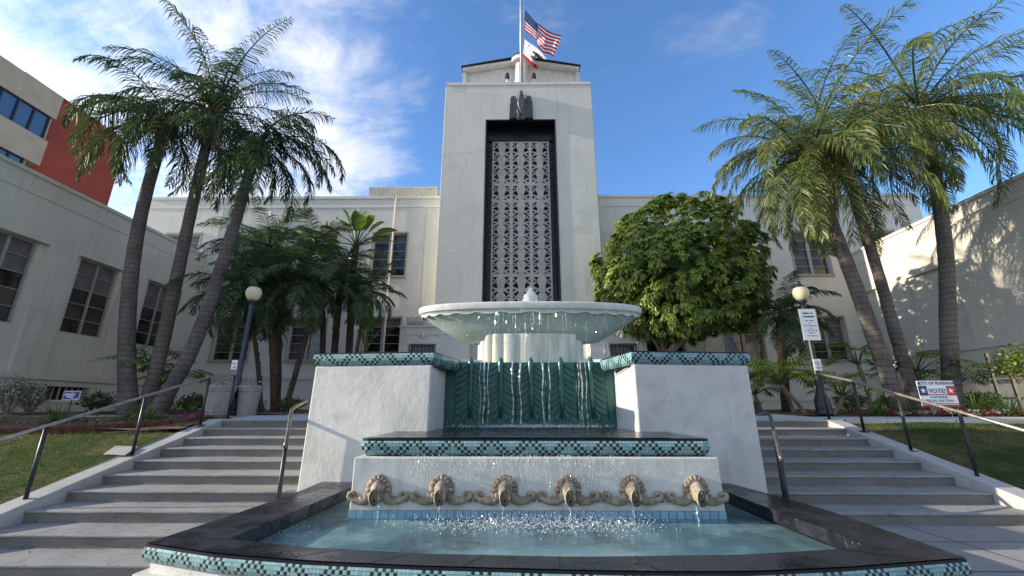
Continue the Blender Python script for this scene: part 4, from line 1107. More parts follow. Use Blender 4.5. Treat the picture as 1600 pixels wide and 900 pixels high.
# --- fluted drum and bowl
BY = 8.25
bxc = P(828, 485, BY).x; brx = (P(1001, 486, BY).x - P(655, 486, BY).x) / 2; bry = .62
bz = P(828, 486, BY).z
drx = (P(904, 540, BY).x - P(746, 540, BY).x) / 2; dry = .42; dzb = gzt - .3; dzt = P(828, 531, BY - .4).z
mb = MB(); n_ = 132; nfl = 22
def sup(a, p=1.0): c_, s_ = math.cos(a), math.sin(a); return (math.copysign(abs(c_) ** p, c_), math.copysign(abs(s_) ** p, s_))
bx_ = len(mb.v); lev = [dzb, dzt + .12]
for z in lev:
    for k in range(n_):
        a = 2 * math.pi * k / n_; fl = abs(math.sin(a * nfl / 2)); c_, s_ = sup(a, .75)
        q = 1 - .0 + .035 * fl
        mb.v.append((bxc + drx * q * c_, BY + dry * (1 + .06 * fl) * s_, z))
for k in range(n_): k2 = (k + 1) % n_; mb.face((bx_ + k, bx_ + k2, bx_ + n_ + k2, bx_ + n_ + k))
mb.build('fluted_drum', M['fluted'], fo)
prof = [(.50, dzt - bz - .02), (.60, dzt - bz + .01), (.78, (dzt - bz) * .62), (.90, (dzt - bz) * .36), (.965, (dzt - bz) * .20), (.975, -.115)]
mb = MB(); n2_ = 96
for r, z in prof:
    for k in range(n2_):
        a = 2 * math.pi * k / n2_; c_, s_ = sup(a, .9); mb.v.append((bxc + brx * r * c_, BY + bry * (r * .9 + .1 * (r > .9)) * s_, bz + z))
for i in range(len(prof) - 1):
    for k in range(n2_): k2 = (k + 1) % n2_; mb.face((i * n2_ + k, i * n2_ + k2, (i + 1) * n2_ + k2, (i + 1) * n2_ + k))
bw = mb.build('bowl', M['bowl'], fo, True)
mb = MB(); prof = [(.972, -.155, 1), (.976, -.090, 0), (.992, -.088, 0), (1.0, -.07, 0), (1.003, .0, 0), (1.0, .03, 0), (.985, .05, 0), (.955, .05, 0), (.94, .02, 0), (.92, -.05, 0)]
for r, z, scal in prof:
    for k in range(n2_ * 2):
        a = math.pi * k / n2_; c_, s_ = sup(a, .9)
        zz_ = z + (-.045 * abs(math.sin(a * 14)) + .02 if scal else 0)
        mb.v.append((bxc + brx * r * c_, BY + bry * r * s_, bz + zz_))
m2 = n2_ * 2
for i in range(len(prof) - 1):
    for k in range(m2): k2 = (k + 1) % m2; mb.face((i * m2 + k, i * m2 + k2, (i + 1) * m2 + k2, (i + 1) * m2 + k))
mb.build('bowl_rim', M['bowlrim'], bw, True)
mb = MB(); mb.poly([(bxc + brx * .93 * sup(2 * math.pi * k / 48, .9)[0], BY + bry * .93 * sup(2 * math.pi * k / 48, .9)[1], bz + .03) for k in range(48)]); struct(mb.build('water', M['darkwater']))
# pale moulding between drum and piers at the top of the leaf panel
mb = MB()
for e in (-1, 1):
    xa = P(690 if e < 0 else 970, 556, GY + .15).x; xb = P(752 if e < 0 else 908, 563, GY + .3).x
    mb.tube([(xa, GY + .05, gzt + .03), (xb, GY + .35, gzt + .03)], .05, 10)
mb.box(gx0_ - .3, gx1_ + .3, GY + .26, 8.7, -.6, gzt - .02)
mb.build('upper_basin', M['bowlrim'], fo)

# ================================================================== RAILINGS, LAMPS, SIGNS, PLANTERS
def post_rail(label, X, ys, ztop_off, ext, ybase):
    r_ = thing('handrail', label, 'handrail', (X, ys[0], ybase(ys[0])), 'outer stair handrails')
    tops = []
    for y in ys:
        z = ybase(y); zt_ = z + ztop_off; tops.append(Vector((X, y, zt_)))
        a = MB(); a.tube([(X, y, z), (X, y, zt_ - .01)], .026, 10)
        o = a.build('post', M['black'], r_, True)
        a = MB(); a.box(X - .07, X + .07, y - .07, y + .07, z - .002, z + .014); a.build('base_plate', M['black'], o)
    a = MB(); a.tube([ext(tops[0])] + tops + [tops[-1] + Vector((0, .22, .0))], .024, 10); a.build('rail', M['steel'], r_, True)
    return tops
def slope_l(y): return min(0.012, .03 - RS * (Y0 - y) / TR)
YL = [PX(32, 806, XL0 - .16).y, PX(203, 725, XL0 - .16).y, PX(311, 672, XL0 - .16).y, 10.0]
tops_l = post_rail('black post handrail with worn steel rail beside the left stairs and lawn', XL0 - .16, YL, 1.0, lambda t: t + Vector((0, -1.5, -.45)), slope_l)
YR = [PX(1533, 765, XR1 + .16).y, PX(1427, 717, XR1 + .16).y, PX(1352, 682, XR1 + .16).y, 9.75]
tops_r = post_rail('black post handrail with worn steel rail beside the right stairs and lawn', XR1 + .16, YR, .98, lambda t: t + Vector((.02, -1.5, -.45)), slope_l)
for sg, lab in ((-1, 'short bent steel handrail against the left fountain pier'), (1, 'short bent steel handrail against the right fountain pier')):
    if sg < 0:
        A = P(456, 639, 6.7); B = P(447, 693, 5.95); wall = P(480, 626, 6.9); b1_ = P(444, 757, 6.35); 
    else:
        A = P(1203, 648, 6.7); B = P(1219, 713, 5.95); wall = P(1183, 638, 6.9); b1_ = P(1213, 766, 6.35)
    r_ = thing('grab_rail', lab, 'handrail', tuple(B), 'short rails at the fountain piers')
    a = MB(); a.tube([wall, A.lerp(wall, .25), A + Vector((0, 0, -.01)), A.lerp(B, .12), B, B + Vector((0, -.03, -.05))], .026, 10); a.build('rail', M['darksteel'], r_, True)
    zs = RS * math.floor((Y0 - b1_.y) / TR + 1) * -1
    a = MB(); a.tube([(B.x, B.y, B.z), (B.x, B.y, -RS * math.floor((Y0 - B.y) / TR + 1))], .026, 10); a.build('post', M['black'], r_, True)
    C = A.lerp(B, .4)
    a = MB(); a.tube([C, (C.x, C.y, -RS * math.floor((Y0 - C.y) / TR + 1))], .026, 10); o = a.build('post', M['black'], r_, True)
    z = -RS * math.floor((Y0 - C.y) / TR + 1)
    a = MB(); a.box(C.x - .07, C.x + .07, C.y - .07, C.y + .07, z + .001, z + .014); a.build('base_plate', M['black'], o)
def lamp(x, y, z, H, label, paint):
    r_ = thing('lamp_post', label, 'lamp', (x, y, z), 'globe lamps flanking the terrace')
    a = MB(); a.lathe((x, y, z), [(.19, 0), (.19, .10), (.165, .13), (.165, .42), (.14, .50), (.09, .56), (.072, .75), (.055, H - .62), (.05, H - .60), (.075, H - .56), (.05, H - .52), (.075, H - .45), (.115, H - .40), (.12, H - .36)], 16)
    for k in range(8): t = math.pi * k / 4; a.box(x + .165 * math.cos(t) - .01, x + .165 * math.cos(t) + .01, y + .165 * math.sin(t) - .01, y + .165 * math.sin(t) + .01, z + .13, z + .42)
    a.build('post', paint, r_, True)
    a = MB(); a.lathe((x, y, z + H - .36), [(.09, 0), (.14, .04), (.19, .13), (.205, .22), (.19, .31), (.15, .37), (.09, .39)], 22); a.build('globe', M['globe'], r_, True)
    a = MB(); a.lathe((x, y, z + H + .03), [(.12, 0), (.115, .03), (.07, .06), (.045, .10), (.05, .13), (.02, .19), (.004, .2)], 16); a.build('finial', M['black'], r_, True)
LY = 11.3
gl_ = P(393, 458, LY); lamp(P(368, 640, LY).x * .5 + gl_.x * .5, LY, .06, gl_.z - .06 + .14, 'dark blue globe lamp post behind the two grey planters', M['lampblue'])
gr__ = P(1254, 458, LY); LXr = P(1284, 640, LY).x * .5 + gr__.x * .5; lamp(LXr, LY, .06, gr__.z - .06 + .14, 'black globe lamp post carrying white notice signs at the terrace right edge', M['black'])
def plate(name, label, cx, y, cz, wd, ht, tilt=0., face=None, th=.012):
    r_ = thing(name, label, 'sign', (cx, y, cz)); c, s_ = math.cos(tilt), math.sin(tilt)
    a = MB(); a.obox((cx, y, cz), Vector((c, s_, 0)) * wd / 2, (-s_ * th / 2, c * th / 2, 0), (0, 0, ht / 2)); a.build('sign_panel', face or M['white'], r_, bevel=.004)
    return r_, Vector((c, s_, 0)), Vector((s_, -c, 0))
# notice sign on the right lamp post: print too small to read, kept as lines of marks
s0 = P(1261, 507, LY - .1)
wd, ht = P(1279, 507, LY - .1).x - P(1246.5, 507, LY - .1).x, P(1261, 482, LY - .1).z - P(1261, 531, LY - .1).z
wd *= .82
r_, ux, no = plate('notice_sign', 'tall white notice sign with lines of small print high on the right lamp post', LXr, LY - .10, s0.z, wd, ht)
def marks(rows, r_, c, ux, no, mats):
    for (v, half, h, m) in rows:
        a = MB(); x = -half
        while x < half:
            L = rnd.uniform(.012, .035)
            if rnd.random() < .86: a.obox(Vector(c) + ux * (x + L / 2) + no * .0075 + Vector((0, 0, v)), ux * L * .42, no * .001, (0, 0, h * rnd.uniform(.35, .5)))
            x += L
        a.build('print', mats[m], r_)
c = (LXr, LY - .1, s0.z)
marks([(ht * .36, wd * .30, .045, 0), (ht * .25, wd * .34, .045, 0), (ht * .12, wd * .26, .03, 1), (ht * .04, wd * .05, .03, 1), (-ht * .04, wd * .36, .03, 1), (-ht * .12, wd * .05, .03, 1), (-ht * .19, wd * .34, .03, 1), (-ht * .27, wd * .2, .03, 1), (-ht * .36, wd * .28, .03, 1)], r_, c, ux, no, [M['signblue'], M['signgrey']])
def picto(px_, py_, X, Y, lab, w_, h_):
    z = P(px_, py_, Y).z
    r_, ux, no = plate('pictogram_sign', lab, X, Y, z, w_, h_)
    a = MB(); n_ = 18
    for k in range(n_):
        t0, t1 = 2 * math.pi * k / n_, 2 * math.pi * (k + 1) / n_
        a.poly([(X + q * w_ * math.cos(t), Y - .0075, z + h_ * .12 + q * w_ * math.sin(t)) for q, t in ((.22, t0), (.22, t1), (.30, t1), (.30, t0))])
    a.obox((X, Y - .0085, z + h_ * .12), Vector((.2, 0, -.2)) * w_, (0, .0005, 0), Vector((.03, 0, .03)) * w_)
    a.box(X - w_ * .12, X + w_ * .14, Y - .0085, Y - .0075, z + h_ * .08, z + h_ * .16)
    a.build('print', M['signgrey'], r_)
    marks([(-h_ * .22, w_ * .32, .03, 0), (-h_ * .34, w_ * .26, .02, 0)], r_, (X, Y, z), ux, no, [M['signgrey']])
picto(1272, 570, LXr, LY - .1, 'small white pictogram sign low on the right lamp post', .20, .30)
picto(376, 570, XL0 - .16, 9.9, 'small white pictogram sign on the end post of the left handrail', .13, .22)
# vote sign
VY = 10.95
va, vb = P(1436, 615, VY), P(1494, 615, VY); vt, vl = P(1460, 595, VY).z, P(1465, 635, VY).z
vx, vz, VW, VH = (va.x + vb.x) / 2, (vt + vl) / 2, vb.x - va.x, vt - vl
r_, ux, no = plate('yard_sign', 'white, blue and red city vote yard sign behind the right handrail', vx, VY, vz, VW, VH)
def vrect(u0, u1, v0, v1, m, nm, d=.0075):
    a = MB(); a.box(vx + (u0 - .5) * VW, vx + (u1 - .5) * VW, VY - d, VY - d + .001, vz + (v0 - .5) * VH, vz + (v1 - .5) * VH); a.build(nm, m, r_)
vrect(.0, .235, .42, .80, M['signblue'], 'blue_panel'); vrect(.765, 1., .42, .80, M['signred'], 'red_panel')
vrect(.235, .765, .44, .475, M['signred'], 'red_band'); vrect(0, .36, .085, .12, M['signblue'], 'blue_band'); vrect(.36, 1., .085, .12, M['signred'], 'red_band'); vrect(0, 1., .0, .065, M['signred'], 'red_band')
for u in (.125, .87):
    a = MB(); a.poly([(vx + (u - .5) * VW + .085 * VW * (1 if q % 2 == 0 else .42) * math.sin(math.pi * q / 5), VY - .0095, vz + .11 * VH + .085 * VW * (1 if q % 2 == 0 else .42) * math.cos(math.pi * q / 5)) for q in range(10)]); a.build('star', M['white'], r_)
lettering('CITY OF BURBANK', VH * .17, M['signblue'], r_, (vx + VW * .03, VY - .0085, vz + VH * .35), (1, 0, 0), (0, 0, 1), bold=.001)
lettering('VOTE!', VH * .25, M['signblue'], r_, (vx, VY - .0085, vz + VH * .02), (1, 0, 0), (0, 0, 1), bold=.002)
lettering('STATEWIDE', VH * .13, M['signblue'], r_, (vx, VY - .0085, vz - VH * .18), (1, 0, 0), (0, 0, 1))
lettering('SPECIAL ELECTION', VH * .13, M['signblue'], r_, (vx, VY - .0085, vz - VH * .32), (1, 0, 0), (0, 0, 1))
vrect(.03, .09, .84, .95, M['signblue'], 'emblem')
for u in (-.25, .25):
    a = MB(); a.tube([(vx + u * VW, VY + .012, -.05), (vx + u * VW, VY + .012, vz)], .006, 6); a.build('stake', M['steel'], r_)
# indigo sign on the left
IY = 10.9
ic = P(112, 618, IY); iw = P(126, 618, IY).x - P(99, 618, IY).x; ih = P(112, 611, IY).z - P(112, 625.5, IY).z
r_, ux, no = plate('yard_sign', 'small indigo yard sign with pale border in the bed by the left wing', ic.x, IY, ic.z, iw, ih, 0, M['signlilac'])
a = MB(); a.box(ic.x - iw * .45, ic.x + iw * .45, IY - .008, IY - .0065, ic.z - ih * .41, ic.z + ih * .41); a.build('indigo_face', M['purple'], r_)
marks([(ih * .25, iw * .08, .03, 0)], r_, (ic.x + .02, IY - .0025, ic.z), ux, no, [M['signlilac']])
marks([(ih * .10, iw * .30, .075, 0), (-ih * .12, iw * .2, .075, 0)], r_, (ic.x - iw * .1, IY - .0025, ic.z), ux, no, [M['signlilac']])
marks([(-ih * .32, iw * .18, .03, 0)], r_, (ic.x + iw * .2, IY - .0025, ic.z), ux, no, [M['signlilac']])
a = MB(); a.tube([(ic.x + .02, IY + .012, -.1), (ic.x + .02, IY + .012, ic.z)], .014, 6); a.build('stake', M['black'], r_)
# slab in the left lawn and the rusty ball by the pool
sx0, sx1 = PZ(163, 711, -.50).x, PZ(214, 700, -.46).x
r_ = MB(); sy = 7.6
def on_lawn(x, y):
    r = ray(x, y); t = 5. / r.y
    for _ in range(200):
        p = Vector((0, 0, EYE)) + r * t
        if p.z < lawn_l(p.x, p.y) + .02: break
        t += .02 / r.y
    return p
a = MB(); qd = [on_lawn(*c) for c in ((161, 711), (196, 712), (216, 699), (180, 698))]
a.prism([p + Vector((0, 0, .0)) for p in qd], (0, 0, .02))
tag(a.build('utility_cover', M['cheek'], bevel=.008), 'pale concrete utility cover lying in the left lawn', 'cover')
bp = PZ(213, 888, -1.42)
a = MB(); a.ball((bp.x, bp.y, -1.5 + .06), .085, .07, .065, 14)
a.v = [tuple(Vector(v) + Vector((1, 1, 1)) * .02 * noise.noise(Vector(v) * 14)) for v in a.v]
tag(a.build('stone', M['soil'], smooth=True), 'round dark brown stone on the step at the pool left corner', 'stone')
# planters with cyclamen
def flower_tuft(mb, x, y, z, r, n, mats, leafm):
    for _ in range(n):
        a = rnd.uniform(0, 6.28); q = r * math.sqrt(rnd.random()); c = Vector((x + q * math.cos(a), y + q * math.sin(a), z + rnd.uniform(.02, .14)))
        m = rnd.choice(mats); s_ = rnd.uniform(.02, .038)
        for k in range(5):
            t = k * 1.257 + a; d = Vector((math.cos(t), math.sin(t), rnd.uniform(-.1, .7))) * s_; e = Vector((-math.sin(t), math.cos(t), .2)) * s_ * .6
            mb.poly([c, c + d * .6 + e, c + d * 1.2, c + d * .6 - e], m)
    for _ in range(n * 2):
        a = rnd.uniform(0, 6.28); q = r * math.sqrt(rnd.random()); c = Vector((x + q * math.cos(a), y + q * math.sin(a), z + rnd.uniform(-.02, .07)))
        t = rnd.uniform(0, 6.28); d = Vector((math.cos(t), math.sin(t), rnd.uniform(-.2, .5))) * rnd.uniform(.03, .06); e = Vector((-d.y, d.x, 0)) * .4
        mb.poly([c - d, c + e, c + d, c - e], leafm)
PLY = 10.85
for (xa, xb, lab) in ((326, 367, 'left'), (374, 409, 'right')):
    p0, p1 = P(xa, 606, PLY + (.4 if lab == 'right' else 0)), P(xb, 606, PLY + (.4 if lab == 'right' else 0)); cx = (p0.x + p1.x) / 2; rr = (p1.x - p0.x) / 2; H = p0.z - .05 + .06
    py_ = PLY + (.4 if lab == 'right' else 0)
    r_ = thing('planter', 'grey moulded planter pot of flowers, the %s one of the pair beside the lamp' % ('larger near' if lab == 'left' else 'smaller far'), 'planter', (cx, py_, .05), 'flower planters beside the left lamp')
    a = MB(); a.lathe((cx, py_, .045), [(rr * .72, 0), (rr * .90, H * .80)], 28, cap=False); a.lathe((cx, py_, .045), [(.01, 0.004), (rr * .72, 0.004)], 28, cap=False); a.build('pot', M['planter'], r_, True)
    a = MB(); a.lathe((cx, py_, .045), [(rr * .90, H * .80), (rr * .97, H * .82), (rr * .97, H * .89), (rr, H * .90), (rr, H), (rr * .9, H), (rr * .88, H * .9)], 28, cap=False); a.build('lip', M['planter'], r_)
    a = MB(); a.lathe((cx, py_, .045 + H * .91), [(.01, 0), (rr * .9, 0)], 24, cap=False); a.build('potting_soil', M['soil'], r_)
    a = MB(); flower_tuft(a, cx, py_, .05 + H * .95, rr * .85, 26, [0, 1, 1], 2)
    tag(a.build('cyclamen', [M['petal_red'], M['petal_white'], M['shrub']]), 'red and white flowers growing in the %s grey planter' % ('larger near' if lab == 'left' else 'smaller far'), 'flowers', 'flowers in the planters')

# ================================================================== PLANTS
def blade(mb, c, d, L, wd, droop, m=0, seg=4, up=None, fold=0.):
    """one arching strap or leaflet made of quads"""
    d = d.normalized(); side = d.cross(Vector((0, 0, 1)))
    side = side.normalized() if side.length > 1e-3 else Vector((1, 0, 0))
    p = Vector(c); prev = None
    for i in range(seg + 1):
        t = i / seg; ww_ = wd * (1 - t ** 1.8) * (.55 + .45 * min(1, t * 3)) + .0008
        a, b = p - side * ww_, p + side * ww_
        ia, ib = mb.vert(a), mb.vert(b)
        if prev: mb.face((prev[0], prev[1], ib, ia), m)
        prev = (ia, ib)
        d = (d + Vector((0, 0, -droop / seg))).normalized(); p = p + d * L / seg
def frond(mb, c, az, el, L, droop, nl, ll, lw, m=0, mr=1, hang=.55, t0=.10, plume=.5, twist=0.):
    """feather palm leaf: curved midrib plus two rows of drooping leaflets"""
    p = Vector(c); pts = [p.copy()]; dirs = []
    ns = 14
    for i in range(ns):
        t = (i + .5) / ns; e = el - droop * t ** 1.25
        d = Vector((math.cos(az + twist * t) * math.cos(e), math.sin(az + twist * t) * math.cos(e), math.sin(e))); dirs.append(d); p = p + d * L / ns; pts.append(p.copy())
    mb.tube(pts, [.028 * (1 - .85 * i / ns) * L / 3.5 for i in range(ns + 1)], 5, mr)
    for s_ in (-1, 1):
        for k in range(nl):
            t = t0 + (1 - t0) * (k + rnd.random()) / nl; f_ = t * ns; i = min(ns - 1, int(f_)); q = pts[i].lerp(pts[i + 1], f_ - i); d = dirs[i]
            side = d.cross(Vector((0, 0, 1)))
            side = side.normalized() if side.length > .05 else Vector((math.sin(az), -math.cos(az), 0))
            upv = side.cross(d)
            fw_ = .35 + .75 * t
            ld = side * s_ + d * fw_ + upv * rnd.uniform(-plume, plume) + Vector((0, 0, -hang * .35))
            ln = ll * (math.sin(math.pi * min(1, .16 + t * .80)) ** .7) * rnd.uniform(.8, 1.08)
            ld.normalize()
            w2 = Vector((rnd.uniform(-1, 1), rnd.uniform(-1, 1), rnd.uniform(-1, 1))); wv = ld.cross(w2); wv = wv.normalized() * lw
            q1 = q + ld * ln * .5; ld2 = (ld + Vector((0, 0, -hang * rnd.uniform(.6, 1.3)))).normalized(); q2 = q1 + ld2 * ln * .5
            a, b, c1, d1, e1 = mb.vert(q - wv * .5), mb.vert(q + wv * .5), mb.vert(q1 + wv * .9), mb.vert(q1 - wv * .9), mb.vert(q2)
            mb.face((a, b, c1, d1), m); mb.face((d1, c1, e1), m)
def spath(pts, n):
    """smooth path through points"""
    res = []; q = [pts[0]] + pts + [pts[-1]]
    for i in range(1, len(q) - 2):
        for k in range(n):
            t = k / n; p0, p1, p2, p3 = q[i - 1], q[i], q[i + 1], q[i + 2]
            res.append(.5 * ((2 * p1) + (p2 - p0) * t + (2 * p0 - 5 * p1 + 4 * p2 - p3) * t * t + (3 * p1 - p0 - 3 * p2 + p3) * t ** 3))
    res.append(pts[-1]); return res
def queen(label, trunk, r0, r1, fronds, nl=46, skirt=0, mleaf='frond', ls=1.12, shaft=True, base_z=.02):
    """trunk: list of (px, py, Y) from foot to crown"""
    pts = [P(x, y, Y) for x, y, Y in trunk]; pts[0].z = base_z - .1
    root = thing('queen_palm', label, 'palm tree', tuple(pts[0]), 'tall queen palms')
    pp = spath(pts, 8); n_ = len(pp); a = MB()
    fl = [1 + .28 * max(0, 1 - i / 4.0) for i in range(n_)]
    a.tube(pp, [(r0 + (r1 - r0) * i / (n_ - 1)) * fl[i] * (1 + .02 * math.sin(i * 2.1)) for i in range(n_)], 14); a.build('trunk', M['palmbark'], root, True)
    top = pp[-1]; dr = (pp[-1] - pp[-3]).normalized()
    if shaft:
        a = MB(); a.tube([top - dr * .55, top - dr * .35, top, top + dr * .35, top + dr * .7], [r1 * 1.02, r1 * 1.45, r1 * 1.6, r1 * 1.2, r1 * .4], 12)
        for k in range(16):         # ragged leaf bases
            t = k * 2.4; u = Vector((math.cos(t), math.sin(t), 0)); h = rnd.uniform(-.45, .35)
            a.tube([top + dr * h + u * r1 * 1.1, top + dr * (h + .25) + u * r1 * 1.7, top + dr * (h + .5) + u * r1 * 2.3], [.06, .05, .02], 6)
        a.build('leaf_bases', M['crownshaft'], root, True)
    a = MB()
    for (az, el, L, dp) in fronds:
        frond(a, top + dr * .3, R(az), R(el), L * ls * (1.16 if el > 55 else 1.), R(dp + (20 if el < 50 else 4)), int(nl * L / 3.2), .86, .018, 0, 1, 1.35, .10, .5, rnd.uniform(-.3, .3))
    a.build('crown', [M[mleaf], M['palmbark'] if mleaf == 'x' else M['strap']], root)
    if skirt:
        a = MB()
        for k in range(skirt):
            t = rnd.uniform(0, 6.28); u = Vector((math.cos(t), math.sin(t), 0)); h = rnd.uniform(-.2, .3)
            s_ = top + dr * h + u * r1 * 1.3
            L = rnd.uniform(.7, 1.9)
            blade(a, s_, u * .35 + Vector((0, 0, -1)), L, rnd.uniform(.01, .035), .6, 0, 4)
        a.build('dry_skirt', M['deadfrond'], root)
    return root
def fr_set(n, L, seed, lo=-45, hi=78, skip=None):
    q = random.Random(seed); out = []
    for i in range(n):
        t = i / (n - 1); az = (i * 137.5 + q.uniform(-18, 18)) % 360
        el = hi + (lo - hi) * t + q.uniform(-8, 8); out.append((az, el, L * q.uniform(.85, 1.1) * (.8 + .2 * math.sin(math.pi * t)), 62 + 55 * (1 - t) * .6 + q.uniform(-10, 20)))
    return out
PYD = 12.6
# left trio
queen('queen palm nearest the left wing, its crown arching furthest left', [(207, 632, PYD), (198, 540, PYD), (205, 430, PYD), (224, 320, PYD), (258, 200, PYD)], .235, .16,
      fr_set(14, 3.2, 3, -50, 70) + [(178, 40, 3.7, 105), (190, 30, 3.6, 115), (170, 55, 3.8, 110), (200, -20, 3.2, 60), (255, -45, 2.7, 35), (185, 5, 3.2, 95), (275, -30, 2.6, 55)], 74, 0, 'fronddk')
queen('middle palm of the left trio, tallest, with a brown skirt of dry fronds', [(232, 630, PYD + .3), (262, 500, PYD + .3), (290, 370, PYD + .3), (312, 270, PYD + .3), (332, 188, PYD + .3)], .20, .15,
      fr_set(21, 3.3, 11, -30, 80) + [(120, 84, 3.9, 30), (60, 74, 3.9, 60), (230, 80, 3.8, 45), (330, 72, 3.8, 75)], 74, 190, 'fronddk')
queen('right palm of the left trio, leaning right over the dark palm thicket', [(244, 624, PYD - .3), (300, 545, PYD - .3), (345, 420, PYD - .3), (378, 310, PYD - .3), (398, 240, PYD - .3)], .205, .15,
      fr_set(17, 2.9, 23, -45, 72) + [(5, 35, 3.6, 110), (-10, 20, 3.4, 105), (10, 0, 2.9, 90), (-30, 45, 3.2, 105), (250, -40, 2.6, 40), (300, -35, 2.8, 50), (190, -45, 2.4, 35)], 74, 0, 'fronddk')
# right trio
queen('left palm of the right trio with brown thatch below its crown', [(1404, 618, PYD - .4), (1372, 545, PYD - .4), (1338, 450, PYD - .4), (1300, 350, PYD - .4), (1272, 262, PYD - .4)], .21, .17,
      fr_set(28, 3.6, 31, -55, 75) + [(180, 30, 3.6, 95), (170, 5, 3.4, 90), (190, -15, 3.3, 70), (200, 50, 3.5, 110), (250, 10, 3.2, 80), (290, 20, 3.2, 90), (230, -40, 3.0, 45), (215, -55, 3.0, 30), (100, 82, 4.2, 40), (140, 76, 3.5, 80), (60, 74, 4.0, 60), (300, 74, 4.2, 70)], 72, 160, ls=1.2)
queen('middle palm of the right trio with pale sheathing under its fronds', [(1428, 614, PYD + .1), (1404, 540, PYD + .1), (1376, 440, PYD + .1), (1345, 340, PYD + .1), (1318, 258, PYD + .1)], .17, .14,
      fr_set(20, 3.5, 47, -25, 80) + [(-20, 25, 3.4, 95), (270, 30, 3.4, 100), (310, 20, 3.6, 100), (240, 30, 3.0, 95), (90, 84, 4.3, 35), (210, 78, 3.6, 85), (320, 74, 4.2, 70)], 70, 0, ls=1.2)
queen('right palm of the right trio, its trunk straight and dark against the sky', [(1478, 612, PYD - .2), (1482, 520, PYD - .2), (1478, 400, PYD - .2), (1463, 290, PYD - .2), (1440, 185, PYD - .2)], .215, .17,
      fr_set(27, 3.8, 59, -50, 80) + [(-5, 30, 3.6, 85), (5, 15, 3.6, 90), (-25, 10, 3.4, 80), (-40, -10, 3.3, 60), (330, 35, 3.8, 100), (300, -5, 3.4, 70)], 70, 60, ls=1.28)
# date palms and strelitzia thicket left of the fountain
def date_palm(label, trunk, r0, L, seed, n=26, lo=-50, base_z=.08):
    pts = [P(x, y, Y) for x, y, Y in trunk]; pts[0].z = base_z - .05
    root = thing('date_palm', label, 'palm tree', tuple(pts[0]), 'low feathery palms by the building')
    pp = spath(pts, 6); a = MB(); n_ = len(pp)
    a.tube(pp, [r0 * (1 + .25 * (i > n_ - 4)) * (1 + .08 * (i % 2)) for i in range(n_)], 9)
    for k in range(60):
        i = rnd.randrange(n_ - 1); t = rnd.uniform(0, 6.28); u = Vector((math.cos(t), math.sin(t), .8))
        c = pp[i].lerp(pp[i + 1], rnd.random()); a.obox(c + u * r0 * .9, Vector((-math.sin(t), math.cos(t), 0)) * .03, u * .02, Vector((0, 0, .025)))
    a.build('trunk', M['datebark'], root)
    a = MB(); q = random.Random(seed)
    for i in range(n):
        t = i / (n - 1); el = 80 + (lo - 80) * t + q.uniform(-10, 10)
        frond(a, pp[-1], R((i * 137.5 + q.uniform(-20, 20)) % 360), R(el), L * q.uniform(.8, 1.1), R(75 + q.uniform(-15, 30)), 58, .50 * L / 1.9, .016, 0, 1, .5, .10, .35)
    a.build('crown', [M['datefrond'], M['strap']], root)
    return root
T1, T2 = 14.2, 15.6
date_palm('leftmost feathery palm of the dark thicket beside the leaning palm trunk', [(412, 628, T1), (402, 560, T1), (392, 500, T1), (385, 455, T1)], .07, 2.4, 5, 24)
date_palm('high feathery palm at the back of the dark thicket below the paddle leaves', [(436, 630, T2), (436, 520, T2), (430, 440, T2), (420, 385, T2)], .10, 2.6, 6, 26)
date_palm('stout dark palm with knobbly trunk in the centre of the thicket', [(432, 632, T1 + .2), (428, 560, T1 + .2), (424, 500, T1 + .2), (428, 445, T1 + .2)], .13, 2.4, 7, 26)
date_palm('feathery palm of the thicket whose thin stem leans right', [(446, 628, T1), (466, 570, T1), (484, 500, T1), (492, 440, T1)], .085, 2.2, 8, 22)
date_palm('back palm of the thicket in front of the upper window', [(500, 630, T2), (505, 520, T2), (498, 430, T2), (490, 385, T2)], .10, 2.2, 9, 24)
date_palm('palm of the thicket standing beside the strelitzia trunk', [(520, 630, T2), (522, 560, T2), (528, 490, T2), (535, 425, T2)], .12, 2.1, 10, 24)
date_palm('rightmost palm of the thicket, reaching towards the tall window pair', [(548, 630, T1 + .6), (556, 560, T1 + .6), (566, 500, T1 + .6), (572, 455, T1 + .6)], .06, 1.6, 12, 22)
date_palm('solitary feathery palm with reddish trunk behind the right lamp post', [(1226, 628, 14.2), (1224, 580, 14.2), (1222, 530, 14.2), (1226, 490, 14.2)], .14, 1.9, 13, 24)
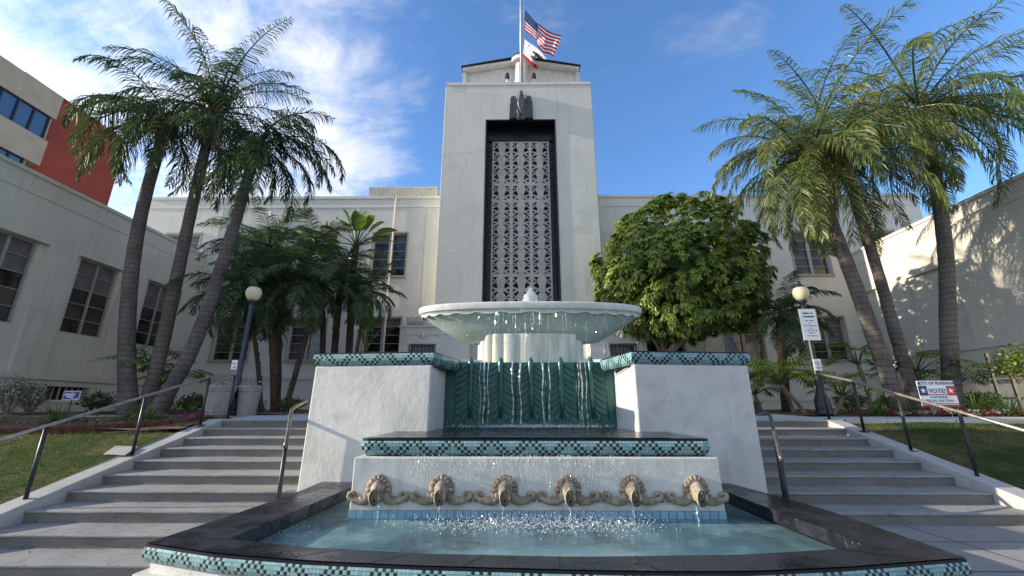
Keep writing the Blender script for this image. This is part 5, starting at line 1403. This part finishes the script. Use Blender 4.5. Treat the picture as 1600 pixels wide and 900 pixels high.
def paddle_plant(label, stem, leaves, Y, scale=1., base_z=.1):
    pts = [P(x, y, Y) for x, y in stem]; pts[0].z = base_z
    root = thing('strelitzia', label, 'plant', tuple(pts[0]), 'giant strelitzias in the thicket')
    a = MB(); pp = spath(pts, 5); a.tube(pp, [.11 * scale] * len(pp), 10); a.build('trunk', M['datebark'], root)
    a = MB(); q = random.Random(len(label)); st = MB()
    for (az, el, L) in leaves:
        d = Vector((math.cos(R(az)) * math.cos(R(el)), math.sin(R(az)) * math.cos(R(el)), math.sin(R(el)))); c = pp[-1]
        b_ = c + d * L * .5; st.tube([c, c + d * L * .25 + Vector((0, 0, .04)), b_], [.03, .022, .016], 6)
        side = d.cross(Vector((0, 0, 1))).normalized(); nn_ = side.cross(d); W = L * .155; k0 = len(a.v); n_ = 9
        for i in range(n_ + 1):
            t = i / n_; p = b_ + d * L * .62 * t + Vector((0, 0, -.16 * L * t * t)); ww_ = W * (math.sin(math.pi * min(.985, .10 + .9 * t)) ** .6)
            a.v += [tuple(p - side * ww_ + nn_ * ww_ * .35 + nn_ * .02 * q.uniform(-1, 1)), tuple(p), tuple(p + side * ww_ + nn_ * ww_ * .35 + nn_ * .02 * q.uniform(-1, 1))]
        for i in range(n_):
            o = k0 + 3 * i; a.face((o, o + 1, o + 4, o + 3)); a.face((o + 1, o + 2, o + 5, o + 4))
    st.build('leaf_stalks', M['strap'], root); a.build('leaves', M['paddle'], root, True); return root
paddle_plant('tall strelitzia with sunlit broad paddle leaves above the dark thicket', [(540, 630), (546, 540), (550, 450), (556, 385)], [(0, 30, 1.7), (160, 55, 1.9), (200, 70, 1.7), (60, 80, 1.8), (20, 55, 1.6), (180, 35, 1.7), (340, 62, 1.5), (-10, 10, 1.5), (120, 70, 1.7), (270, 75, 1.5), (300, 45, 1.4), (175, 15, 1.3)], T2, 1.2)
paddle_plant('low strelitzia with dark paddle leaves at the right end of the thicket', [(560, 630), (566, 590), (572, 548)], [(0, 75, 1.3), (180, 72, 1.2), (300, 80, 1.4), (30, 62, 1.0), (150, 60, 1.0)], T1 + 1., .6)
# round leafy tree right of the tower
TYY = 16.3
tc_ = P(1059, 432, TYY); trx = (P(1192, 425, TYY).x - P(931, 425, TYY).x) / 2; trz = (P(1068, 322, TYY).z - P(1068, 545, TYY).z) / 2; tcz = (P(1068, 322, TYY).z + P(1068, 545, TYY).z) / 2
root = thing('round_tree', 'broad round tree of glossy drooping leaf clusters right of the tower', 'tree', (tc_.x, TYY, .1))
a = MB(); bz0 = P(1060, 545, TYY).z
def limb(pts, r0, r1): pp = spath([Vector(p) for p in pts], 5); a.tube(pp, [r0 + (r1 - r0) * i / (len(pp) - 1) for i in range(len(pp))], 9)
bs = Vector((P(1052, 600, TYY).x, TYY, 0))
limb([bs, P(1046, 560, TYY), P(1070, 528, TYY - .2), P(1098, 500, TYY), P(1110, 450, TYY)], .19, .10)
limb([P(1070, 528, TYY - .2), P(1060, 500, TYY - .4), P(1040, 460, TYY - .3), P(1015, 420, TYY)], .11, .05)
limb([P(1098, 500, TYY), P(1125, 480, TYY - .3), P(1165, 450, TYY), P(1190, 430, TYY)], .10, .04)
limb([Vector((P(1036, 600, TYY).x, TYY + .4, 0)), P(1036, 560, TYY + .4), P(1030, 520, TYY + .4), P(1000, 480, TYY + .3), P(965, 450, TYY)], .12, .05)
limb([P(1110, 450, TYY), P(1090, 400, TYY), P(1070, 350, TYY)], .08, .03)
limb([P(1036, 560, TYY + .4), P(1020, 530, TYY + .2), P(990, 510, TYY)], .06, .03)
a.build('trunk', M['treebark'], root, True)
a = MB(); q = random.Random(5)
def rosette(mb, c, out, n, L, m):
    """umbel of drooping oval leaves, as on a schefflera"""
    t0 = q.uniform(0, 6.28); up = (out + Vector((0, 0, .6))).normalized(); e1 = up.orthogonal().normalized(); e2 = up.cross(e1)
    for k in range(n):
        t = t0 + 6.283 * k / n + q.uniform(-.2, .2); d = (e1 * math.cos(t) + e2 * math.sin(t)) * .9 + up * q.uniform(-.15, .35); d.normalize()
        s_ = d.cross(up).normalized(); l = L * q.uniform(.75, 1.15); w_ = l * .30
        p0 = c + d * l * .12; p1 = c + d * l * .45 + Vector((0, 0, -.03 * l)); p2 = c + d * l * .82 + Vector((0, 0, -.22 * l)); p3 = c + d * l * 1.0 + Vector((0, 0, -.46 * l))
        dip = up * w_ * .35
        v = [mb.vert(x) for x in (p0, p1 - s_ * w_ - dip, p1, p1 + s_ * w_ - dip, p2 - s_ * w_ * .8 - dip, p2, p2 + s_ * w_ * .8 - dip, p3)]
        for fc in ((0, 1, 2), (0, 2, 3), (1, 4, 5, 2), (2, 5, 6, 3), (4, 7, 5), (5, 7, 6)): mb.face([v[i] for i in fc], m)
lump = [(Vector((q.gauss(0, 1), q.gauss(0, 1), q.gauss(0, 1))).normalized(), q.uniform(.0, .16)) for _ in range(40)]
def crown_at(d):
    rad = .84 + max((h * max(0, (d.dot(l) - .86) / .14) for l, h in lump)) + .10 * noise.noise(d * 3.1)
    c = Vector((tc_.x + trx * d.x * rad * 1.04, TYY + trx * .95 * d.y * rad, tcz + trz * d.z * rad * 1.04))
    zl_ = tcz - trz * (.80 + .12 * noise.noise(d * 4))
    if c.z < zl_: c.z = zl_ + (zl_ - c.z) * .3
    return c
for k in range(760):                              # branch-end clusters, with dark gaps left between them
    d = Vector((q.gauss(0, 1), q.gauss(0, 1), q.gauss(0, 1))).normalized()
    c = crown_at(d); cen_ = Vector((tc_.x, TYY, tcz)); c = cen_ + (c - cen_) * (1 - abs(q.gauss(0, .05))); R_ = q.uniform(.17, .30)
    yel = q.random() < .022; bright = q.random() < .5
    for j in range(q.randrange(6, 11)):
        e = (Vector((q.gauss(0, 1), q.gauss(0, 1), q.gauss(0, 1))).normalized() + d * .75 + Vector((0, 0, .25))).normalized()
        p = c + e * R_ * q.uniform(.75, 1.05); u = q.random()
        rosette(a, p, (e + d * .4).normalized(), q.choice((5, 6, 7)), q.uniform(.13, .19), 2 if yel and u < .3 else (1 if u < (.85 if bright else .4) else 0))
for k in range(700):                              # inner foliage
    d = Vector((q.gauss(0, 1), q.gauss(0, 1), q.gauss(0, 1))).normalized(); cen_ = Vector((tc_.x, TYY, tcz)); c = cen_ + (crown_at(d) - cen_) * q.uniform(.5, .86)
    rosette(a, c, d, 7, q.uniform(.22, .30), 0)
a.build('crown', [M['leafA'], M['leafB'], M['leafY']], root)
# bushes: clouds of small leaves on twigs
def bush(name, label, c, rx, ry, rz_, n, L, mats, cat='shrub', group=None, seed=1, wide=.35):
    q = random.Random(seed); c = Vector(c); root = thing(name, label, cat, (c.x, c.y, c.z), group)
    a = MB()
    for k in range(9):
        t = q.uniform(0, 6.28); e = c + Vector((rx * .7 * math.cos(t), ry * .7 * math.sin(t), rz_ * q.uniform(.9, 1.7)))
        a.tube([c - Vector((0, 0, .05)), c.lerp(e, .5) + Vector((0, 0, .1 * rz_)), e], [.025, .016, .006], 6)
    a.build('branches', M['treebark'], root); a = MB()
    for _ in range(n):
        d = Vector((q.gauss(0, 1), q.gauss(0, 1), q.gauss(0, 1))).normalized(); r = q.uniform(.5, 1.) * (.75 + .4 * noise.noise(d * 2.5 + Vector((seed, 0, 0))))
        p = c + Vector((rx * d.x * r, ry * d.y * r, rz_ * (1 + d.z * r)))
        ld = Vector((q.gauss(0, 1), q.gauss(0, 1), q.gauss(0, .7) + .1)).normalized(); s_ = ld.cross(Vector((q.gauss(0, 1), q.gauss(0, 1), q.gauss(0, 1)))).normalized(); l = L * q.uniform(.6, 1.2)
        a.poly([p, p + ld * l * .5 + s_ * l * wide, p + ld * l, p + ld * l * .5 - s_ * l * wide], q.randrange(len(mats)))
    a.build('foliage', mats, root); return root
def at(x, y, Y, zf): p = P(x, y, Y); return (p.x, Y, zf(p.x, Y))
bush('shrub', 'loose dull olive shrub at the left edge of the picture by the wing wall', at(14, 640, 10.6, bed_front), .55, .45, .55, 900, .07, [M['shrub'], M['hedge'], M['shrub']], 'shrub', None, 3, .18)
bush('shrub', 'dark airy shrub just left of the indigo sign', at(45, 640, 11.6, bed_back), .55, .5, .5, 800, .075, [M['shrub']], 'shrub', None, 4, .16)
bush('shrub', 'sunlit bushy shrub at the right edge above the ramp railing', (P(1592, 560, 11.3).x, 11.3, .75), .75, .7, .62, 1900, .085, [M['hedge'], M['leafB'], M['leafA']], 'shrub', None, 5, .3)
for i, (x, y, Y, lab) in enumerate(((390, 632, 12.4, 'low dark groundcover bush at the foot of the thicket left side'), (520, 634, 12.6, 'low dark groundcover bush at the foot of the thicket beside the pier'), (455, 634, 12.8, 'low dark groundcover bush among the thicket trunks'), (1165, 632, 13.0, 'dark low bush in the shade behind the right pier'))):
    bush('groundcover_bush', lab, at(x, y, Y, bed_back), .55, .4, .26, 420, .10, [M['shrub'], M['strap']], 'shrub', 'low bushes at the back of the beds', 20 + i)
for i, (x, y, Y, lab) in enumerate(((345, 634, 13.2, 'dark fern bush behind the planters'), (300, 634, 14.0, 'dark fern bush against the left wing beyond the leaning palm'), (150, 636, 13.5, 'low fern bush left of the left palm trunk by the wing'), (1330, 636, 13.4, 'leafy ground bush left of the leaning right palm trunks'), (1400, 636, 13.8, 'leafy ground bush behind the right palm trunk bases'), (1540, 636, 12.2, 'leafy ground bush before the ramp wall by the pale railing'))):
    bush('groundcover_bush', lab, at(x, y, Y, bed_back), .7, .45, .34, 620, .12, [M['shrub'], M['strap']] if i < 3 else [M['strap'], M['hedge']], 'shrub', 'low bushes at the back of the beds', 40 + i, .2)
def strap_clump(label, c, r, n, L, seed, mat='strap', grp='strap leaved clumps', extra=None):
    q = random.Random(seed); a = MB(); c = Vector(c)
    for _ in range(n):
        t = q.uniform(0, 6.28); o = Vector((math.cos(t), math.sin(t), 0)); el = q.uniform(.35, 1.4)
        blade(a, c + o * r * q.random() * .4, o * math.cos(el) + Vector((0, 0, math.sin(el))), L * q.uniform(.7, 1.15), .012 * q.uniform(.8, 1.3), q.uniform(1.0, 1.9), 0, 5)
    tag(a.build('strap_plant', M[mat]), label, 'plant', grp)
strap_clump('dark strap leaved clump under the indigo sign', at(92, 655, 9.6, bed_front), .5, 120, .55, 1)
strap_clump('bright strap leaved clump behind the second post of the left rail', at(228, 658, 9.9, bed_front), .35, 90, .5, 2, 'hedge')
strap_clump('small strap leaved clump left of the bright one by the left rail', at(196, 660, 9.8, bed_front), .2, 36, .34, 3)
strap_clump('dark strap leaved tuft in the bed behind the left path', at(300, 632, 11.9, bed_back), .3, 50, .5, 4)
strap_clump('dark grassy tuft beside the planters on the left', at(270, 636, 11.8, bed_back), .3, 46, .45, 5)
strap_clump('large sunlit strap leaved clump at the foot of the right palms', at(1372, 640, 11.6, bed_back), .4, 130, .62, 6, 'hedge')
strap_clump('strap leaved clump left of the vote sign by the palm trunks', at(1418, 640, 11.7, bed_back), .35, 90, .6, 7)
strap_clump('arching strap leaved clump right of the vote sign', at(1524, 644, 11.5, bed_back), .4, 100, .75, 8)
strap_clump('big arching strap leaved clump at the far right before the ramp', at(1580, 650, 11.3, bed_back), .4, 110, .85, 9)
strap_clump('small yellowish tuft in the mulch behind the brick edging', at(150, 664, 9.3, bed_front), .12, 30, .2, 10, 'leafB')
def philo(label, c, leaves, seed, stem=None, L=.55):
    """split-leaf philodendron: leaning trunk, long stalks, fingered leaves"""
    q = random.Random(seed); c = Vector(c); root = thing('philodendron', label, 'plant', tuple(c), 'split leaf philodendrons')
    a = MB(); top = c + Vector(stem or (0, 0, .4)); a.tube(spath([c - Vector((0, 0, .05)), c.lerp(top, .5) + Vector((.05, 0, -.05)), top], 4), .055, 8); a.build('trunk', M['treebark'], root, True)
    st = MB(); lf = MB()
    for k in range(leaves):
        t = k * 2.4 + q.uniform(-.3, .3); el = q.uniform(.25, 1.15); o = Vector((math.cos(t) * math.cos(el), math.sin(t) * math.cos(el), math.sin(el))); S_ = L * q.uniform(.8, 1.2)
        e = top + o * S_ * 1.05; st.tube([top, top.lerp(e, .5) + Vector((0, 0, .05)), e], [.014, .011, .008], 5)
        d = (o + Vector((0, 0, -.75))).normalized(); side = d.cross(Vector((0, 0, 1))).normalized()
        for s_ in (-1, 1):
            for j in range(8):
                u = j / 7; b_ = e + d * S_ * .62 * (u - .15)
                fd = side * s_ * (1.05 - .75 * u) + d * (-.15 + 1.1 * u) + Vector((0, 0, -.10)); blade(lf, b_, fd, S_ * (.46 - .16 * abs(u - .35)), .022 * S_ / .5, .5, 0, 3)
        blade(lf, e - d * S_ * .1, d, S_ * .85, .035 * S_ / .5, .3, 0, 3)
    st.build('leaf_stalks', M['strap'], root); lf.build('leaves', M['philo'], root); return root
philo('sunlit split leaf philodendron left of the right lamp post', at(1258, 640, 12.0, bed_back), 26, 1, (-.55, .0, .75), .67)
philo('split leaf philodendron right of the right lamp post', at(1295, 640, 12.1, bed_back), 18, 2, (.45, .0, .5), .64)
philo('shaded split leaf philodendron behind the sunlit one at the right lamp', at(1240, 640, 13.2, bed_back), 20, 3, (-.2, .1, .9), .67)
philo('small philodendron close to the right pier corner', at(1188, 640, 13.4, bed_back), 16, 4, (-.1, 0, .55), .60)
philo('tall stemmed philodendron behind the leaning right palm trunks', at(1362, 640, 13.2, bed_back), 16, 5, (-.1, 0, 1.45), .67)
philo('philodendron with a pale stalk between the right palm trunks', at(1448, 640, 13.0, bed_back), 16, 6, (.0, 0, 1.2), .67)
philo('bushy philodendron just right of the straight palm trunk', at(1500, 640, 12.6, bed_back), 18, 7, (.1, 0, .8), .67)
philo('philodendron seen between the left palm trunks against the wing', at(222, 636, 13.6, bed_back), 20, 8, (.0, 0, 1.35), .74)
philo('shaded philodendron between the leaning left palm trunk and the wing', at(262, 636, 13.8, bed_back), 16, 9, (.1, 0, 1.0), .67)
# bedding flowers
q = random.Random(9)
for i in range(16):
    x = 1395 + i * 13.2 + q.uniform(-3, 3); p = at(x, 655, 11.13, bed_back); a = MB(); k = i % 3
    flower_tuft(a, p[0], p[1], p[2] - .01, .12, 16, [0] if k == 0 else ([1] if k == 1 else [0, 0, 1]), 2)
    lab = ['red cyclamen tuft', 'white cyclamen tuft', 'red tuft flecked with white'][k] + ', %s along the right path edge' % ['first', 'second', 'third', 'fourth', 'fifth', 'sixth', 'seventh', 'eighth', 'ninth', 'tenth', 'eleventh', 'twelfth', 'thirteenth', 'fourteenth', 'fifteenth', 'sixteenth'][i] + ' flower from the left'
    tag(a.build('cyclamen', [M['petal_red'], M['petal_white'], M['strap']]), lab, 'flowers', 'flowers along the right path')
for i, (x, y, Y, n_, lab) in enumerate(((318, 655, 9.85, 46, 'magenta flowers spilling over the brick edging beside the left rail'), (296, 655, 9.75, 30, 'smaller magenta flower tuft left of the rail post'), (270, 655, 9.6, 12, 'sparse pinkish bedding tuft in the left bed'))):
    p = at(x, y, Y, bed_front); a = MB(); flower_tuft(a, p[0], p[1], p[2] + .03, .2, n_, [0], 1); tag(a.build('bedding_flower', [M['petal_pink'], M['strap']]), lab, 'flowers', 'pink flowers in the left bed')
for i in range(22):
    x = q.uniform(-14.5, -7.3); y = q.uniform(9.0, 10.2); a = MB(); k = q.random()
    if i == 0: lit = MB()
    for _ in range(30):
        t = q.uniform(0, 6.28); c_ = Vector((x + q.gauss(0, .22), y + q.gauss(0, .12), 0)); c_.z = bed_front(c_.x, c_.y); d = Vector((math.cos(t), math.sin(t), q.uniform(0, .8))) * q.uniform(.04, .09); s_ = Vector((-d.y, d.x, 0)) * .3
        lit.poly([c_, c_ + d * .5 + s_, c_ + d, c_ + d * .5 - s_], q.choice((0, 0, 1, 2)))
for _ in range(330):
    sd_ = q.random() < .5; k = q.randrange(0, 10 if sd_ else 8); x = q.uniform(XL0 + .05, XL1 - .4) if sd_ else q.uniform(XR0 + .3, XR1 - .05)
    y = Y0 - TR * k + TR * (1 - q.random() ** 2 * .9) - .02; z = -RS * k + .006; t = q.uniform(0, 6.28); l = q.uniform(.010, .036); d = Vector((math.cos(t), math.sin(t), .1)) * l; s_ = Vector((-d.y, d.x, .004)) * q.uniform(.15, .4)
    if k == 0: y = Y0 + q.uniform(0.05, 1.5); z = terr_z(y) + .006
    c_ = Vector((x, y, z)); lit.poly([c_ - d, c_ + s_, c_ + d, c_ - s_], q.choice((0, 0, 2)))
for _ in range(1500):
    x = q.uniform(6.9, 16.2) if q.random() < .55 else q.uniform(-15.5, -6); y = q.uniform(11.1, 13.5) if x > 0 else q.uniform(11.4, 14.); c_ = Vector((x, y, bed_back(x, y) + .01)); t = q.uniform(0, 6.28)
    d = Vector((math.cos(t), math.sin(t), q.uniform(0, .5))) * q.uniform(.03, .09); s_ = Vector((-d.y, d.x, 0)) * .3; lit.poly([c_, c_ + d * .5 + s_, c_ + d, c_ + d * .5 - s_], q.choice((0, 0, 1, 2)))
struct(lit.build('ground_litter', [M['deadfrond'], M['hedge'], M['shrub']]), 'stuff')
# ramp wall and its railing at the far right
rx0 = P(1512, 640, 12.6).x
root = thing('ramp_wall', 'low grey ramp wall with a dark slot line in front of the right wing', 'wall', (rx0 + 1.6, 13., 0))
a = MB(); a.prism([(rx0, 12.9, -.1), (WR - .02, 12.9, -.1), (WR - .02, 12.9, .95), (rx0 + .5, 12.9, .95), (rx0, 12.9, .62)], (0, .25, 0)); a.build('wall', M['wing'], root, bevel=.01)
a = MB(); a.box(rx0 + .1, WR - .03, 12.88, 12.899, .50, .56); a.build('slot', M['riser'], root)
root = thing('ramp_railing', 'pale metal two post railing on the ramp beside the right wing', 'railing', (rx0 + 1., 12.4, 0))
for px_, pt in ((1544, 552), (1571, 548)):
    p = P(px_ - 4, pt, 12.2); a = MB(); a.box(p.x - .035, p.x + .035, 12.17, 12.23, .0, p.z); a.build('post', M['steel'], root)
p = P(1540, 565, 12.2); 
for z in (p.z - .15, p.z - .5): 
    a = MB(); a.tube([(p.x - .1, 12.2, z), (WR - .1, 12.2, z + .12)], .025, 8); a.build('rail', M['steel'], root)

# ================================================================== FALLING WATER
q = random.Random(77)
def drop(mb, c, l, r):
    c = Vector(c); k = len(mb.v); t = q.uniform(0, 6.28)
    mb.v += [tuple(c + Vector((0, 0, l))), tuple(c - Vector((0, 0, l * .7)))] + [tuple(c + Vector((r * math.cos(t + j * 2.094), r * math.sin(t + j * 2.094), 0))) for j in range(3)]
    for j in range(3): a_, b_ = 2 + j, 2 + (j + 1) % 3; mb.face((k, k + a_, k + b_)); mb.face((k + 1, k + b_, k + a_))
dr_ = MB()
# off the bowl rim
for _ in range(300):
    g_ = q.choice((700, 742, 780, 818, 838, 852, 880, 930, 958, 985)) + q.gauss(0, 14); x = P(min(998, max(658, g_)), 490, BY - bry).x
    dx = (x - bxc) / brx; yy = BY - bry * math.sqrt(max(0, 1 - dx * dx)) - .03
    z = bz - .12 - abs(q.gauss(0, .38)); drop(dr_, (x, yy + q.uniform(-.04, .06), z), q.uniform(.010, .05), q.uniform(.0018, .0036))
# off the middle pool lip
for _ in range(1300):
    x = P(q.choice((690, 730, 770, 800, 830, 860, 885, 900, 925, 960, 660)) + q.gauss(0, 16), 720, WY).x
    z = MZ + .02 - abs(q.gauss(0, .16)); drop(dr_, (x, WY - .03 - abs(q.gauss(0, .05)), z), q.uniform(.006, .024), q.uniform(.0015, .0038))
for _ in range(450):
    x = P(q.uniform(560, 1090), 760, WY).x; drop(dr_, (x, WY - .05 - abs(q.gauss(0, .08)), q.uniform(-.85, -.3)), q.uniform(.003, .012), q.uniform(.001, .0025))
# splash along the foot of the spout wall
for _ in range(2200):
    x = P(q.choice((700, 760, 790, 810, 840, 880, 905, 930, 960)) + q.gauss(0, 35), 800, WY).x; y = WY - .08 - abs(q.gauss(0, .22))
    drop(dr_, (x, y, WZ + abs(q.gauss(0, .045))), q.uniform(.003, .012), q.uniform(.003, .010))
# foam at the foot of the leaf panel
for _ in range(1500):
    x = P(q.gauss(830, 55), 670, GY).x; drop(dr_, (x, GY - .06 - abs(q.gauss(0, .12)), zt + .02 + abs(q.gauss(0, .02))), q.uniform(.004, .016), q.uniform(.006, .02))
for _ in range(240):
    p = PZ(q.gauss(430, 30), q.gauss(815, 14), WZ); drop(dr_, (p.x, p.y, WZ + .003), .004, q.uniform(.004, .02))
struct(dr_.build('falling_water', M['spray']), 'stuff')
# streams over the leaf panel and from the spouts: clear wobbling ropes of water
st_ = MB()
def rope(x, y, z0, z1, w, n=12):
    pts = []; rd = []; ph_ = q.uniform(0, 6)
    for k in range(n):
        u = k / (n - 1); pts.append((x + .006 * math.sin(u * 8 + ph_), y - .02 * u, z0 + (z1 - z0) * u)); rd.append(w * (1.15 - .6 * u + .4 * math.sin(u * 26 + ph_)))
    st_.tube(pts, rd, 5)
for _ in range(30):
    g_ = q.choice((690, 742, 785, 818, 838, 852, 880, 930, 958, 985)) + q.gauss(0, 13); x = P(min(996, max(660, g_)), 490, BY - bry).x
    dx = (x - bxc) / brx; yy = BY - bry * math.sqrt(max(0, 1 - dx * dx)) - .02; z0 = bz - .13 - abs(q.gauss(0, .12)); rope(x, yy, z0, z0 - q.uniform(.12, .5), q.uniform(.002, .005))
for _ in range(60):
    x = P(q.choice((670, 700, 735, 770, 800, 830, 860, 890, 925, 955)) + q.gauss(0, 12), 720, WY).x; rope(x, WY - .03 - abs(q.gauss(0, .03)), MZ + .01, MZ - q.uniform(.06, .45), q.uniform(.002, .005), 9)
for px_, w_ in ((757, .016), (762, .010), (800, .014), (812, .018), (848, .016), (859, .012), (904, .008), (909, .014), (916, .010), (750, .006)):
    x = P(px_, 600, GY - .08).x; pts = []; rd = []
    for k in range(26):
        u = k / 25; pts.append((x + .012 * math.sin(u * 9 + px_) + .02 * u * math.sin(px_), GY - .07 - .09 * u, gzt + .01 - (gzt - zt - .02) * u)); rd.append(w_ * (1.1 - .5 * u + .35 * math.sin(u * 40 + px_)))
    st_.tube(pts, rd, 7)
for px_ in (592, 687, 786, 890, 989, 1087):
    x = P(px_, 790, WY - .2).x + .0; pts = []; rd = []
    for k in range(14):
        u = k / 13; pts.append((x + .004 * math.sin(u * 11 + px_), WY - .205 - .03 * u, -.72 - .18 * u)); rd.append(.006 + .003 * math.sin(u * 22 + px_))
    st_.tube(pts, rd, 6)
struct(st_.build('falling_water', M['stream'], smooth=True), 'stuff')
# bubbling jet on the bowl
r_ = MB(); jx = P(828, 470, BY).x; jb = bz + .03; jh = P(828, 449, BY).z - jb
def jet(u, v):
    a = 2 * math.pi * u; h = v; r = .19 * (1 - h ** 1.9) * (1 + .3 * noise.noise(Vector((math.cos(a) * 1.6, math.sin(a) * 1.6, h * 4)))) + .05 * noise.noise(Vector((math.cos(a) * 3, math.sin(a) * 3, h * 7))) * (1 - h)
    return (jx + .02 * h + r * math.cos(a), BY + r * math.sin(a), jb + jh * h * (1 + .10 * noise.noise(Vector((math.cos(a) * 2, math.sin(a) * 2, 3)))))
r_.grid(jet, 28, 16)
for _ in range(260): a = q.uniform(0, 6.28); h = q.random(); rr = .15 * (1 - h) + abs(q.gauss(0, .035)); drop(r_, (jx + rr * math.cos(a), BY + rr * math.sin(a), jb + jh * h * 1.05), q.uniform(.006, .02), q.uniform(.004, .010))
tag(r_.build('water_jet', M['spray'], smooth=True), 'white bubbling water jet in the middle of the raised bowl', 'water jet')

for o in list(bpy.data.objects):
    if o.type == 'EMPTY': rebase(o)
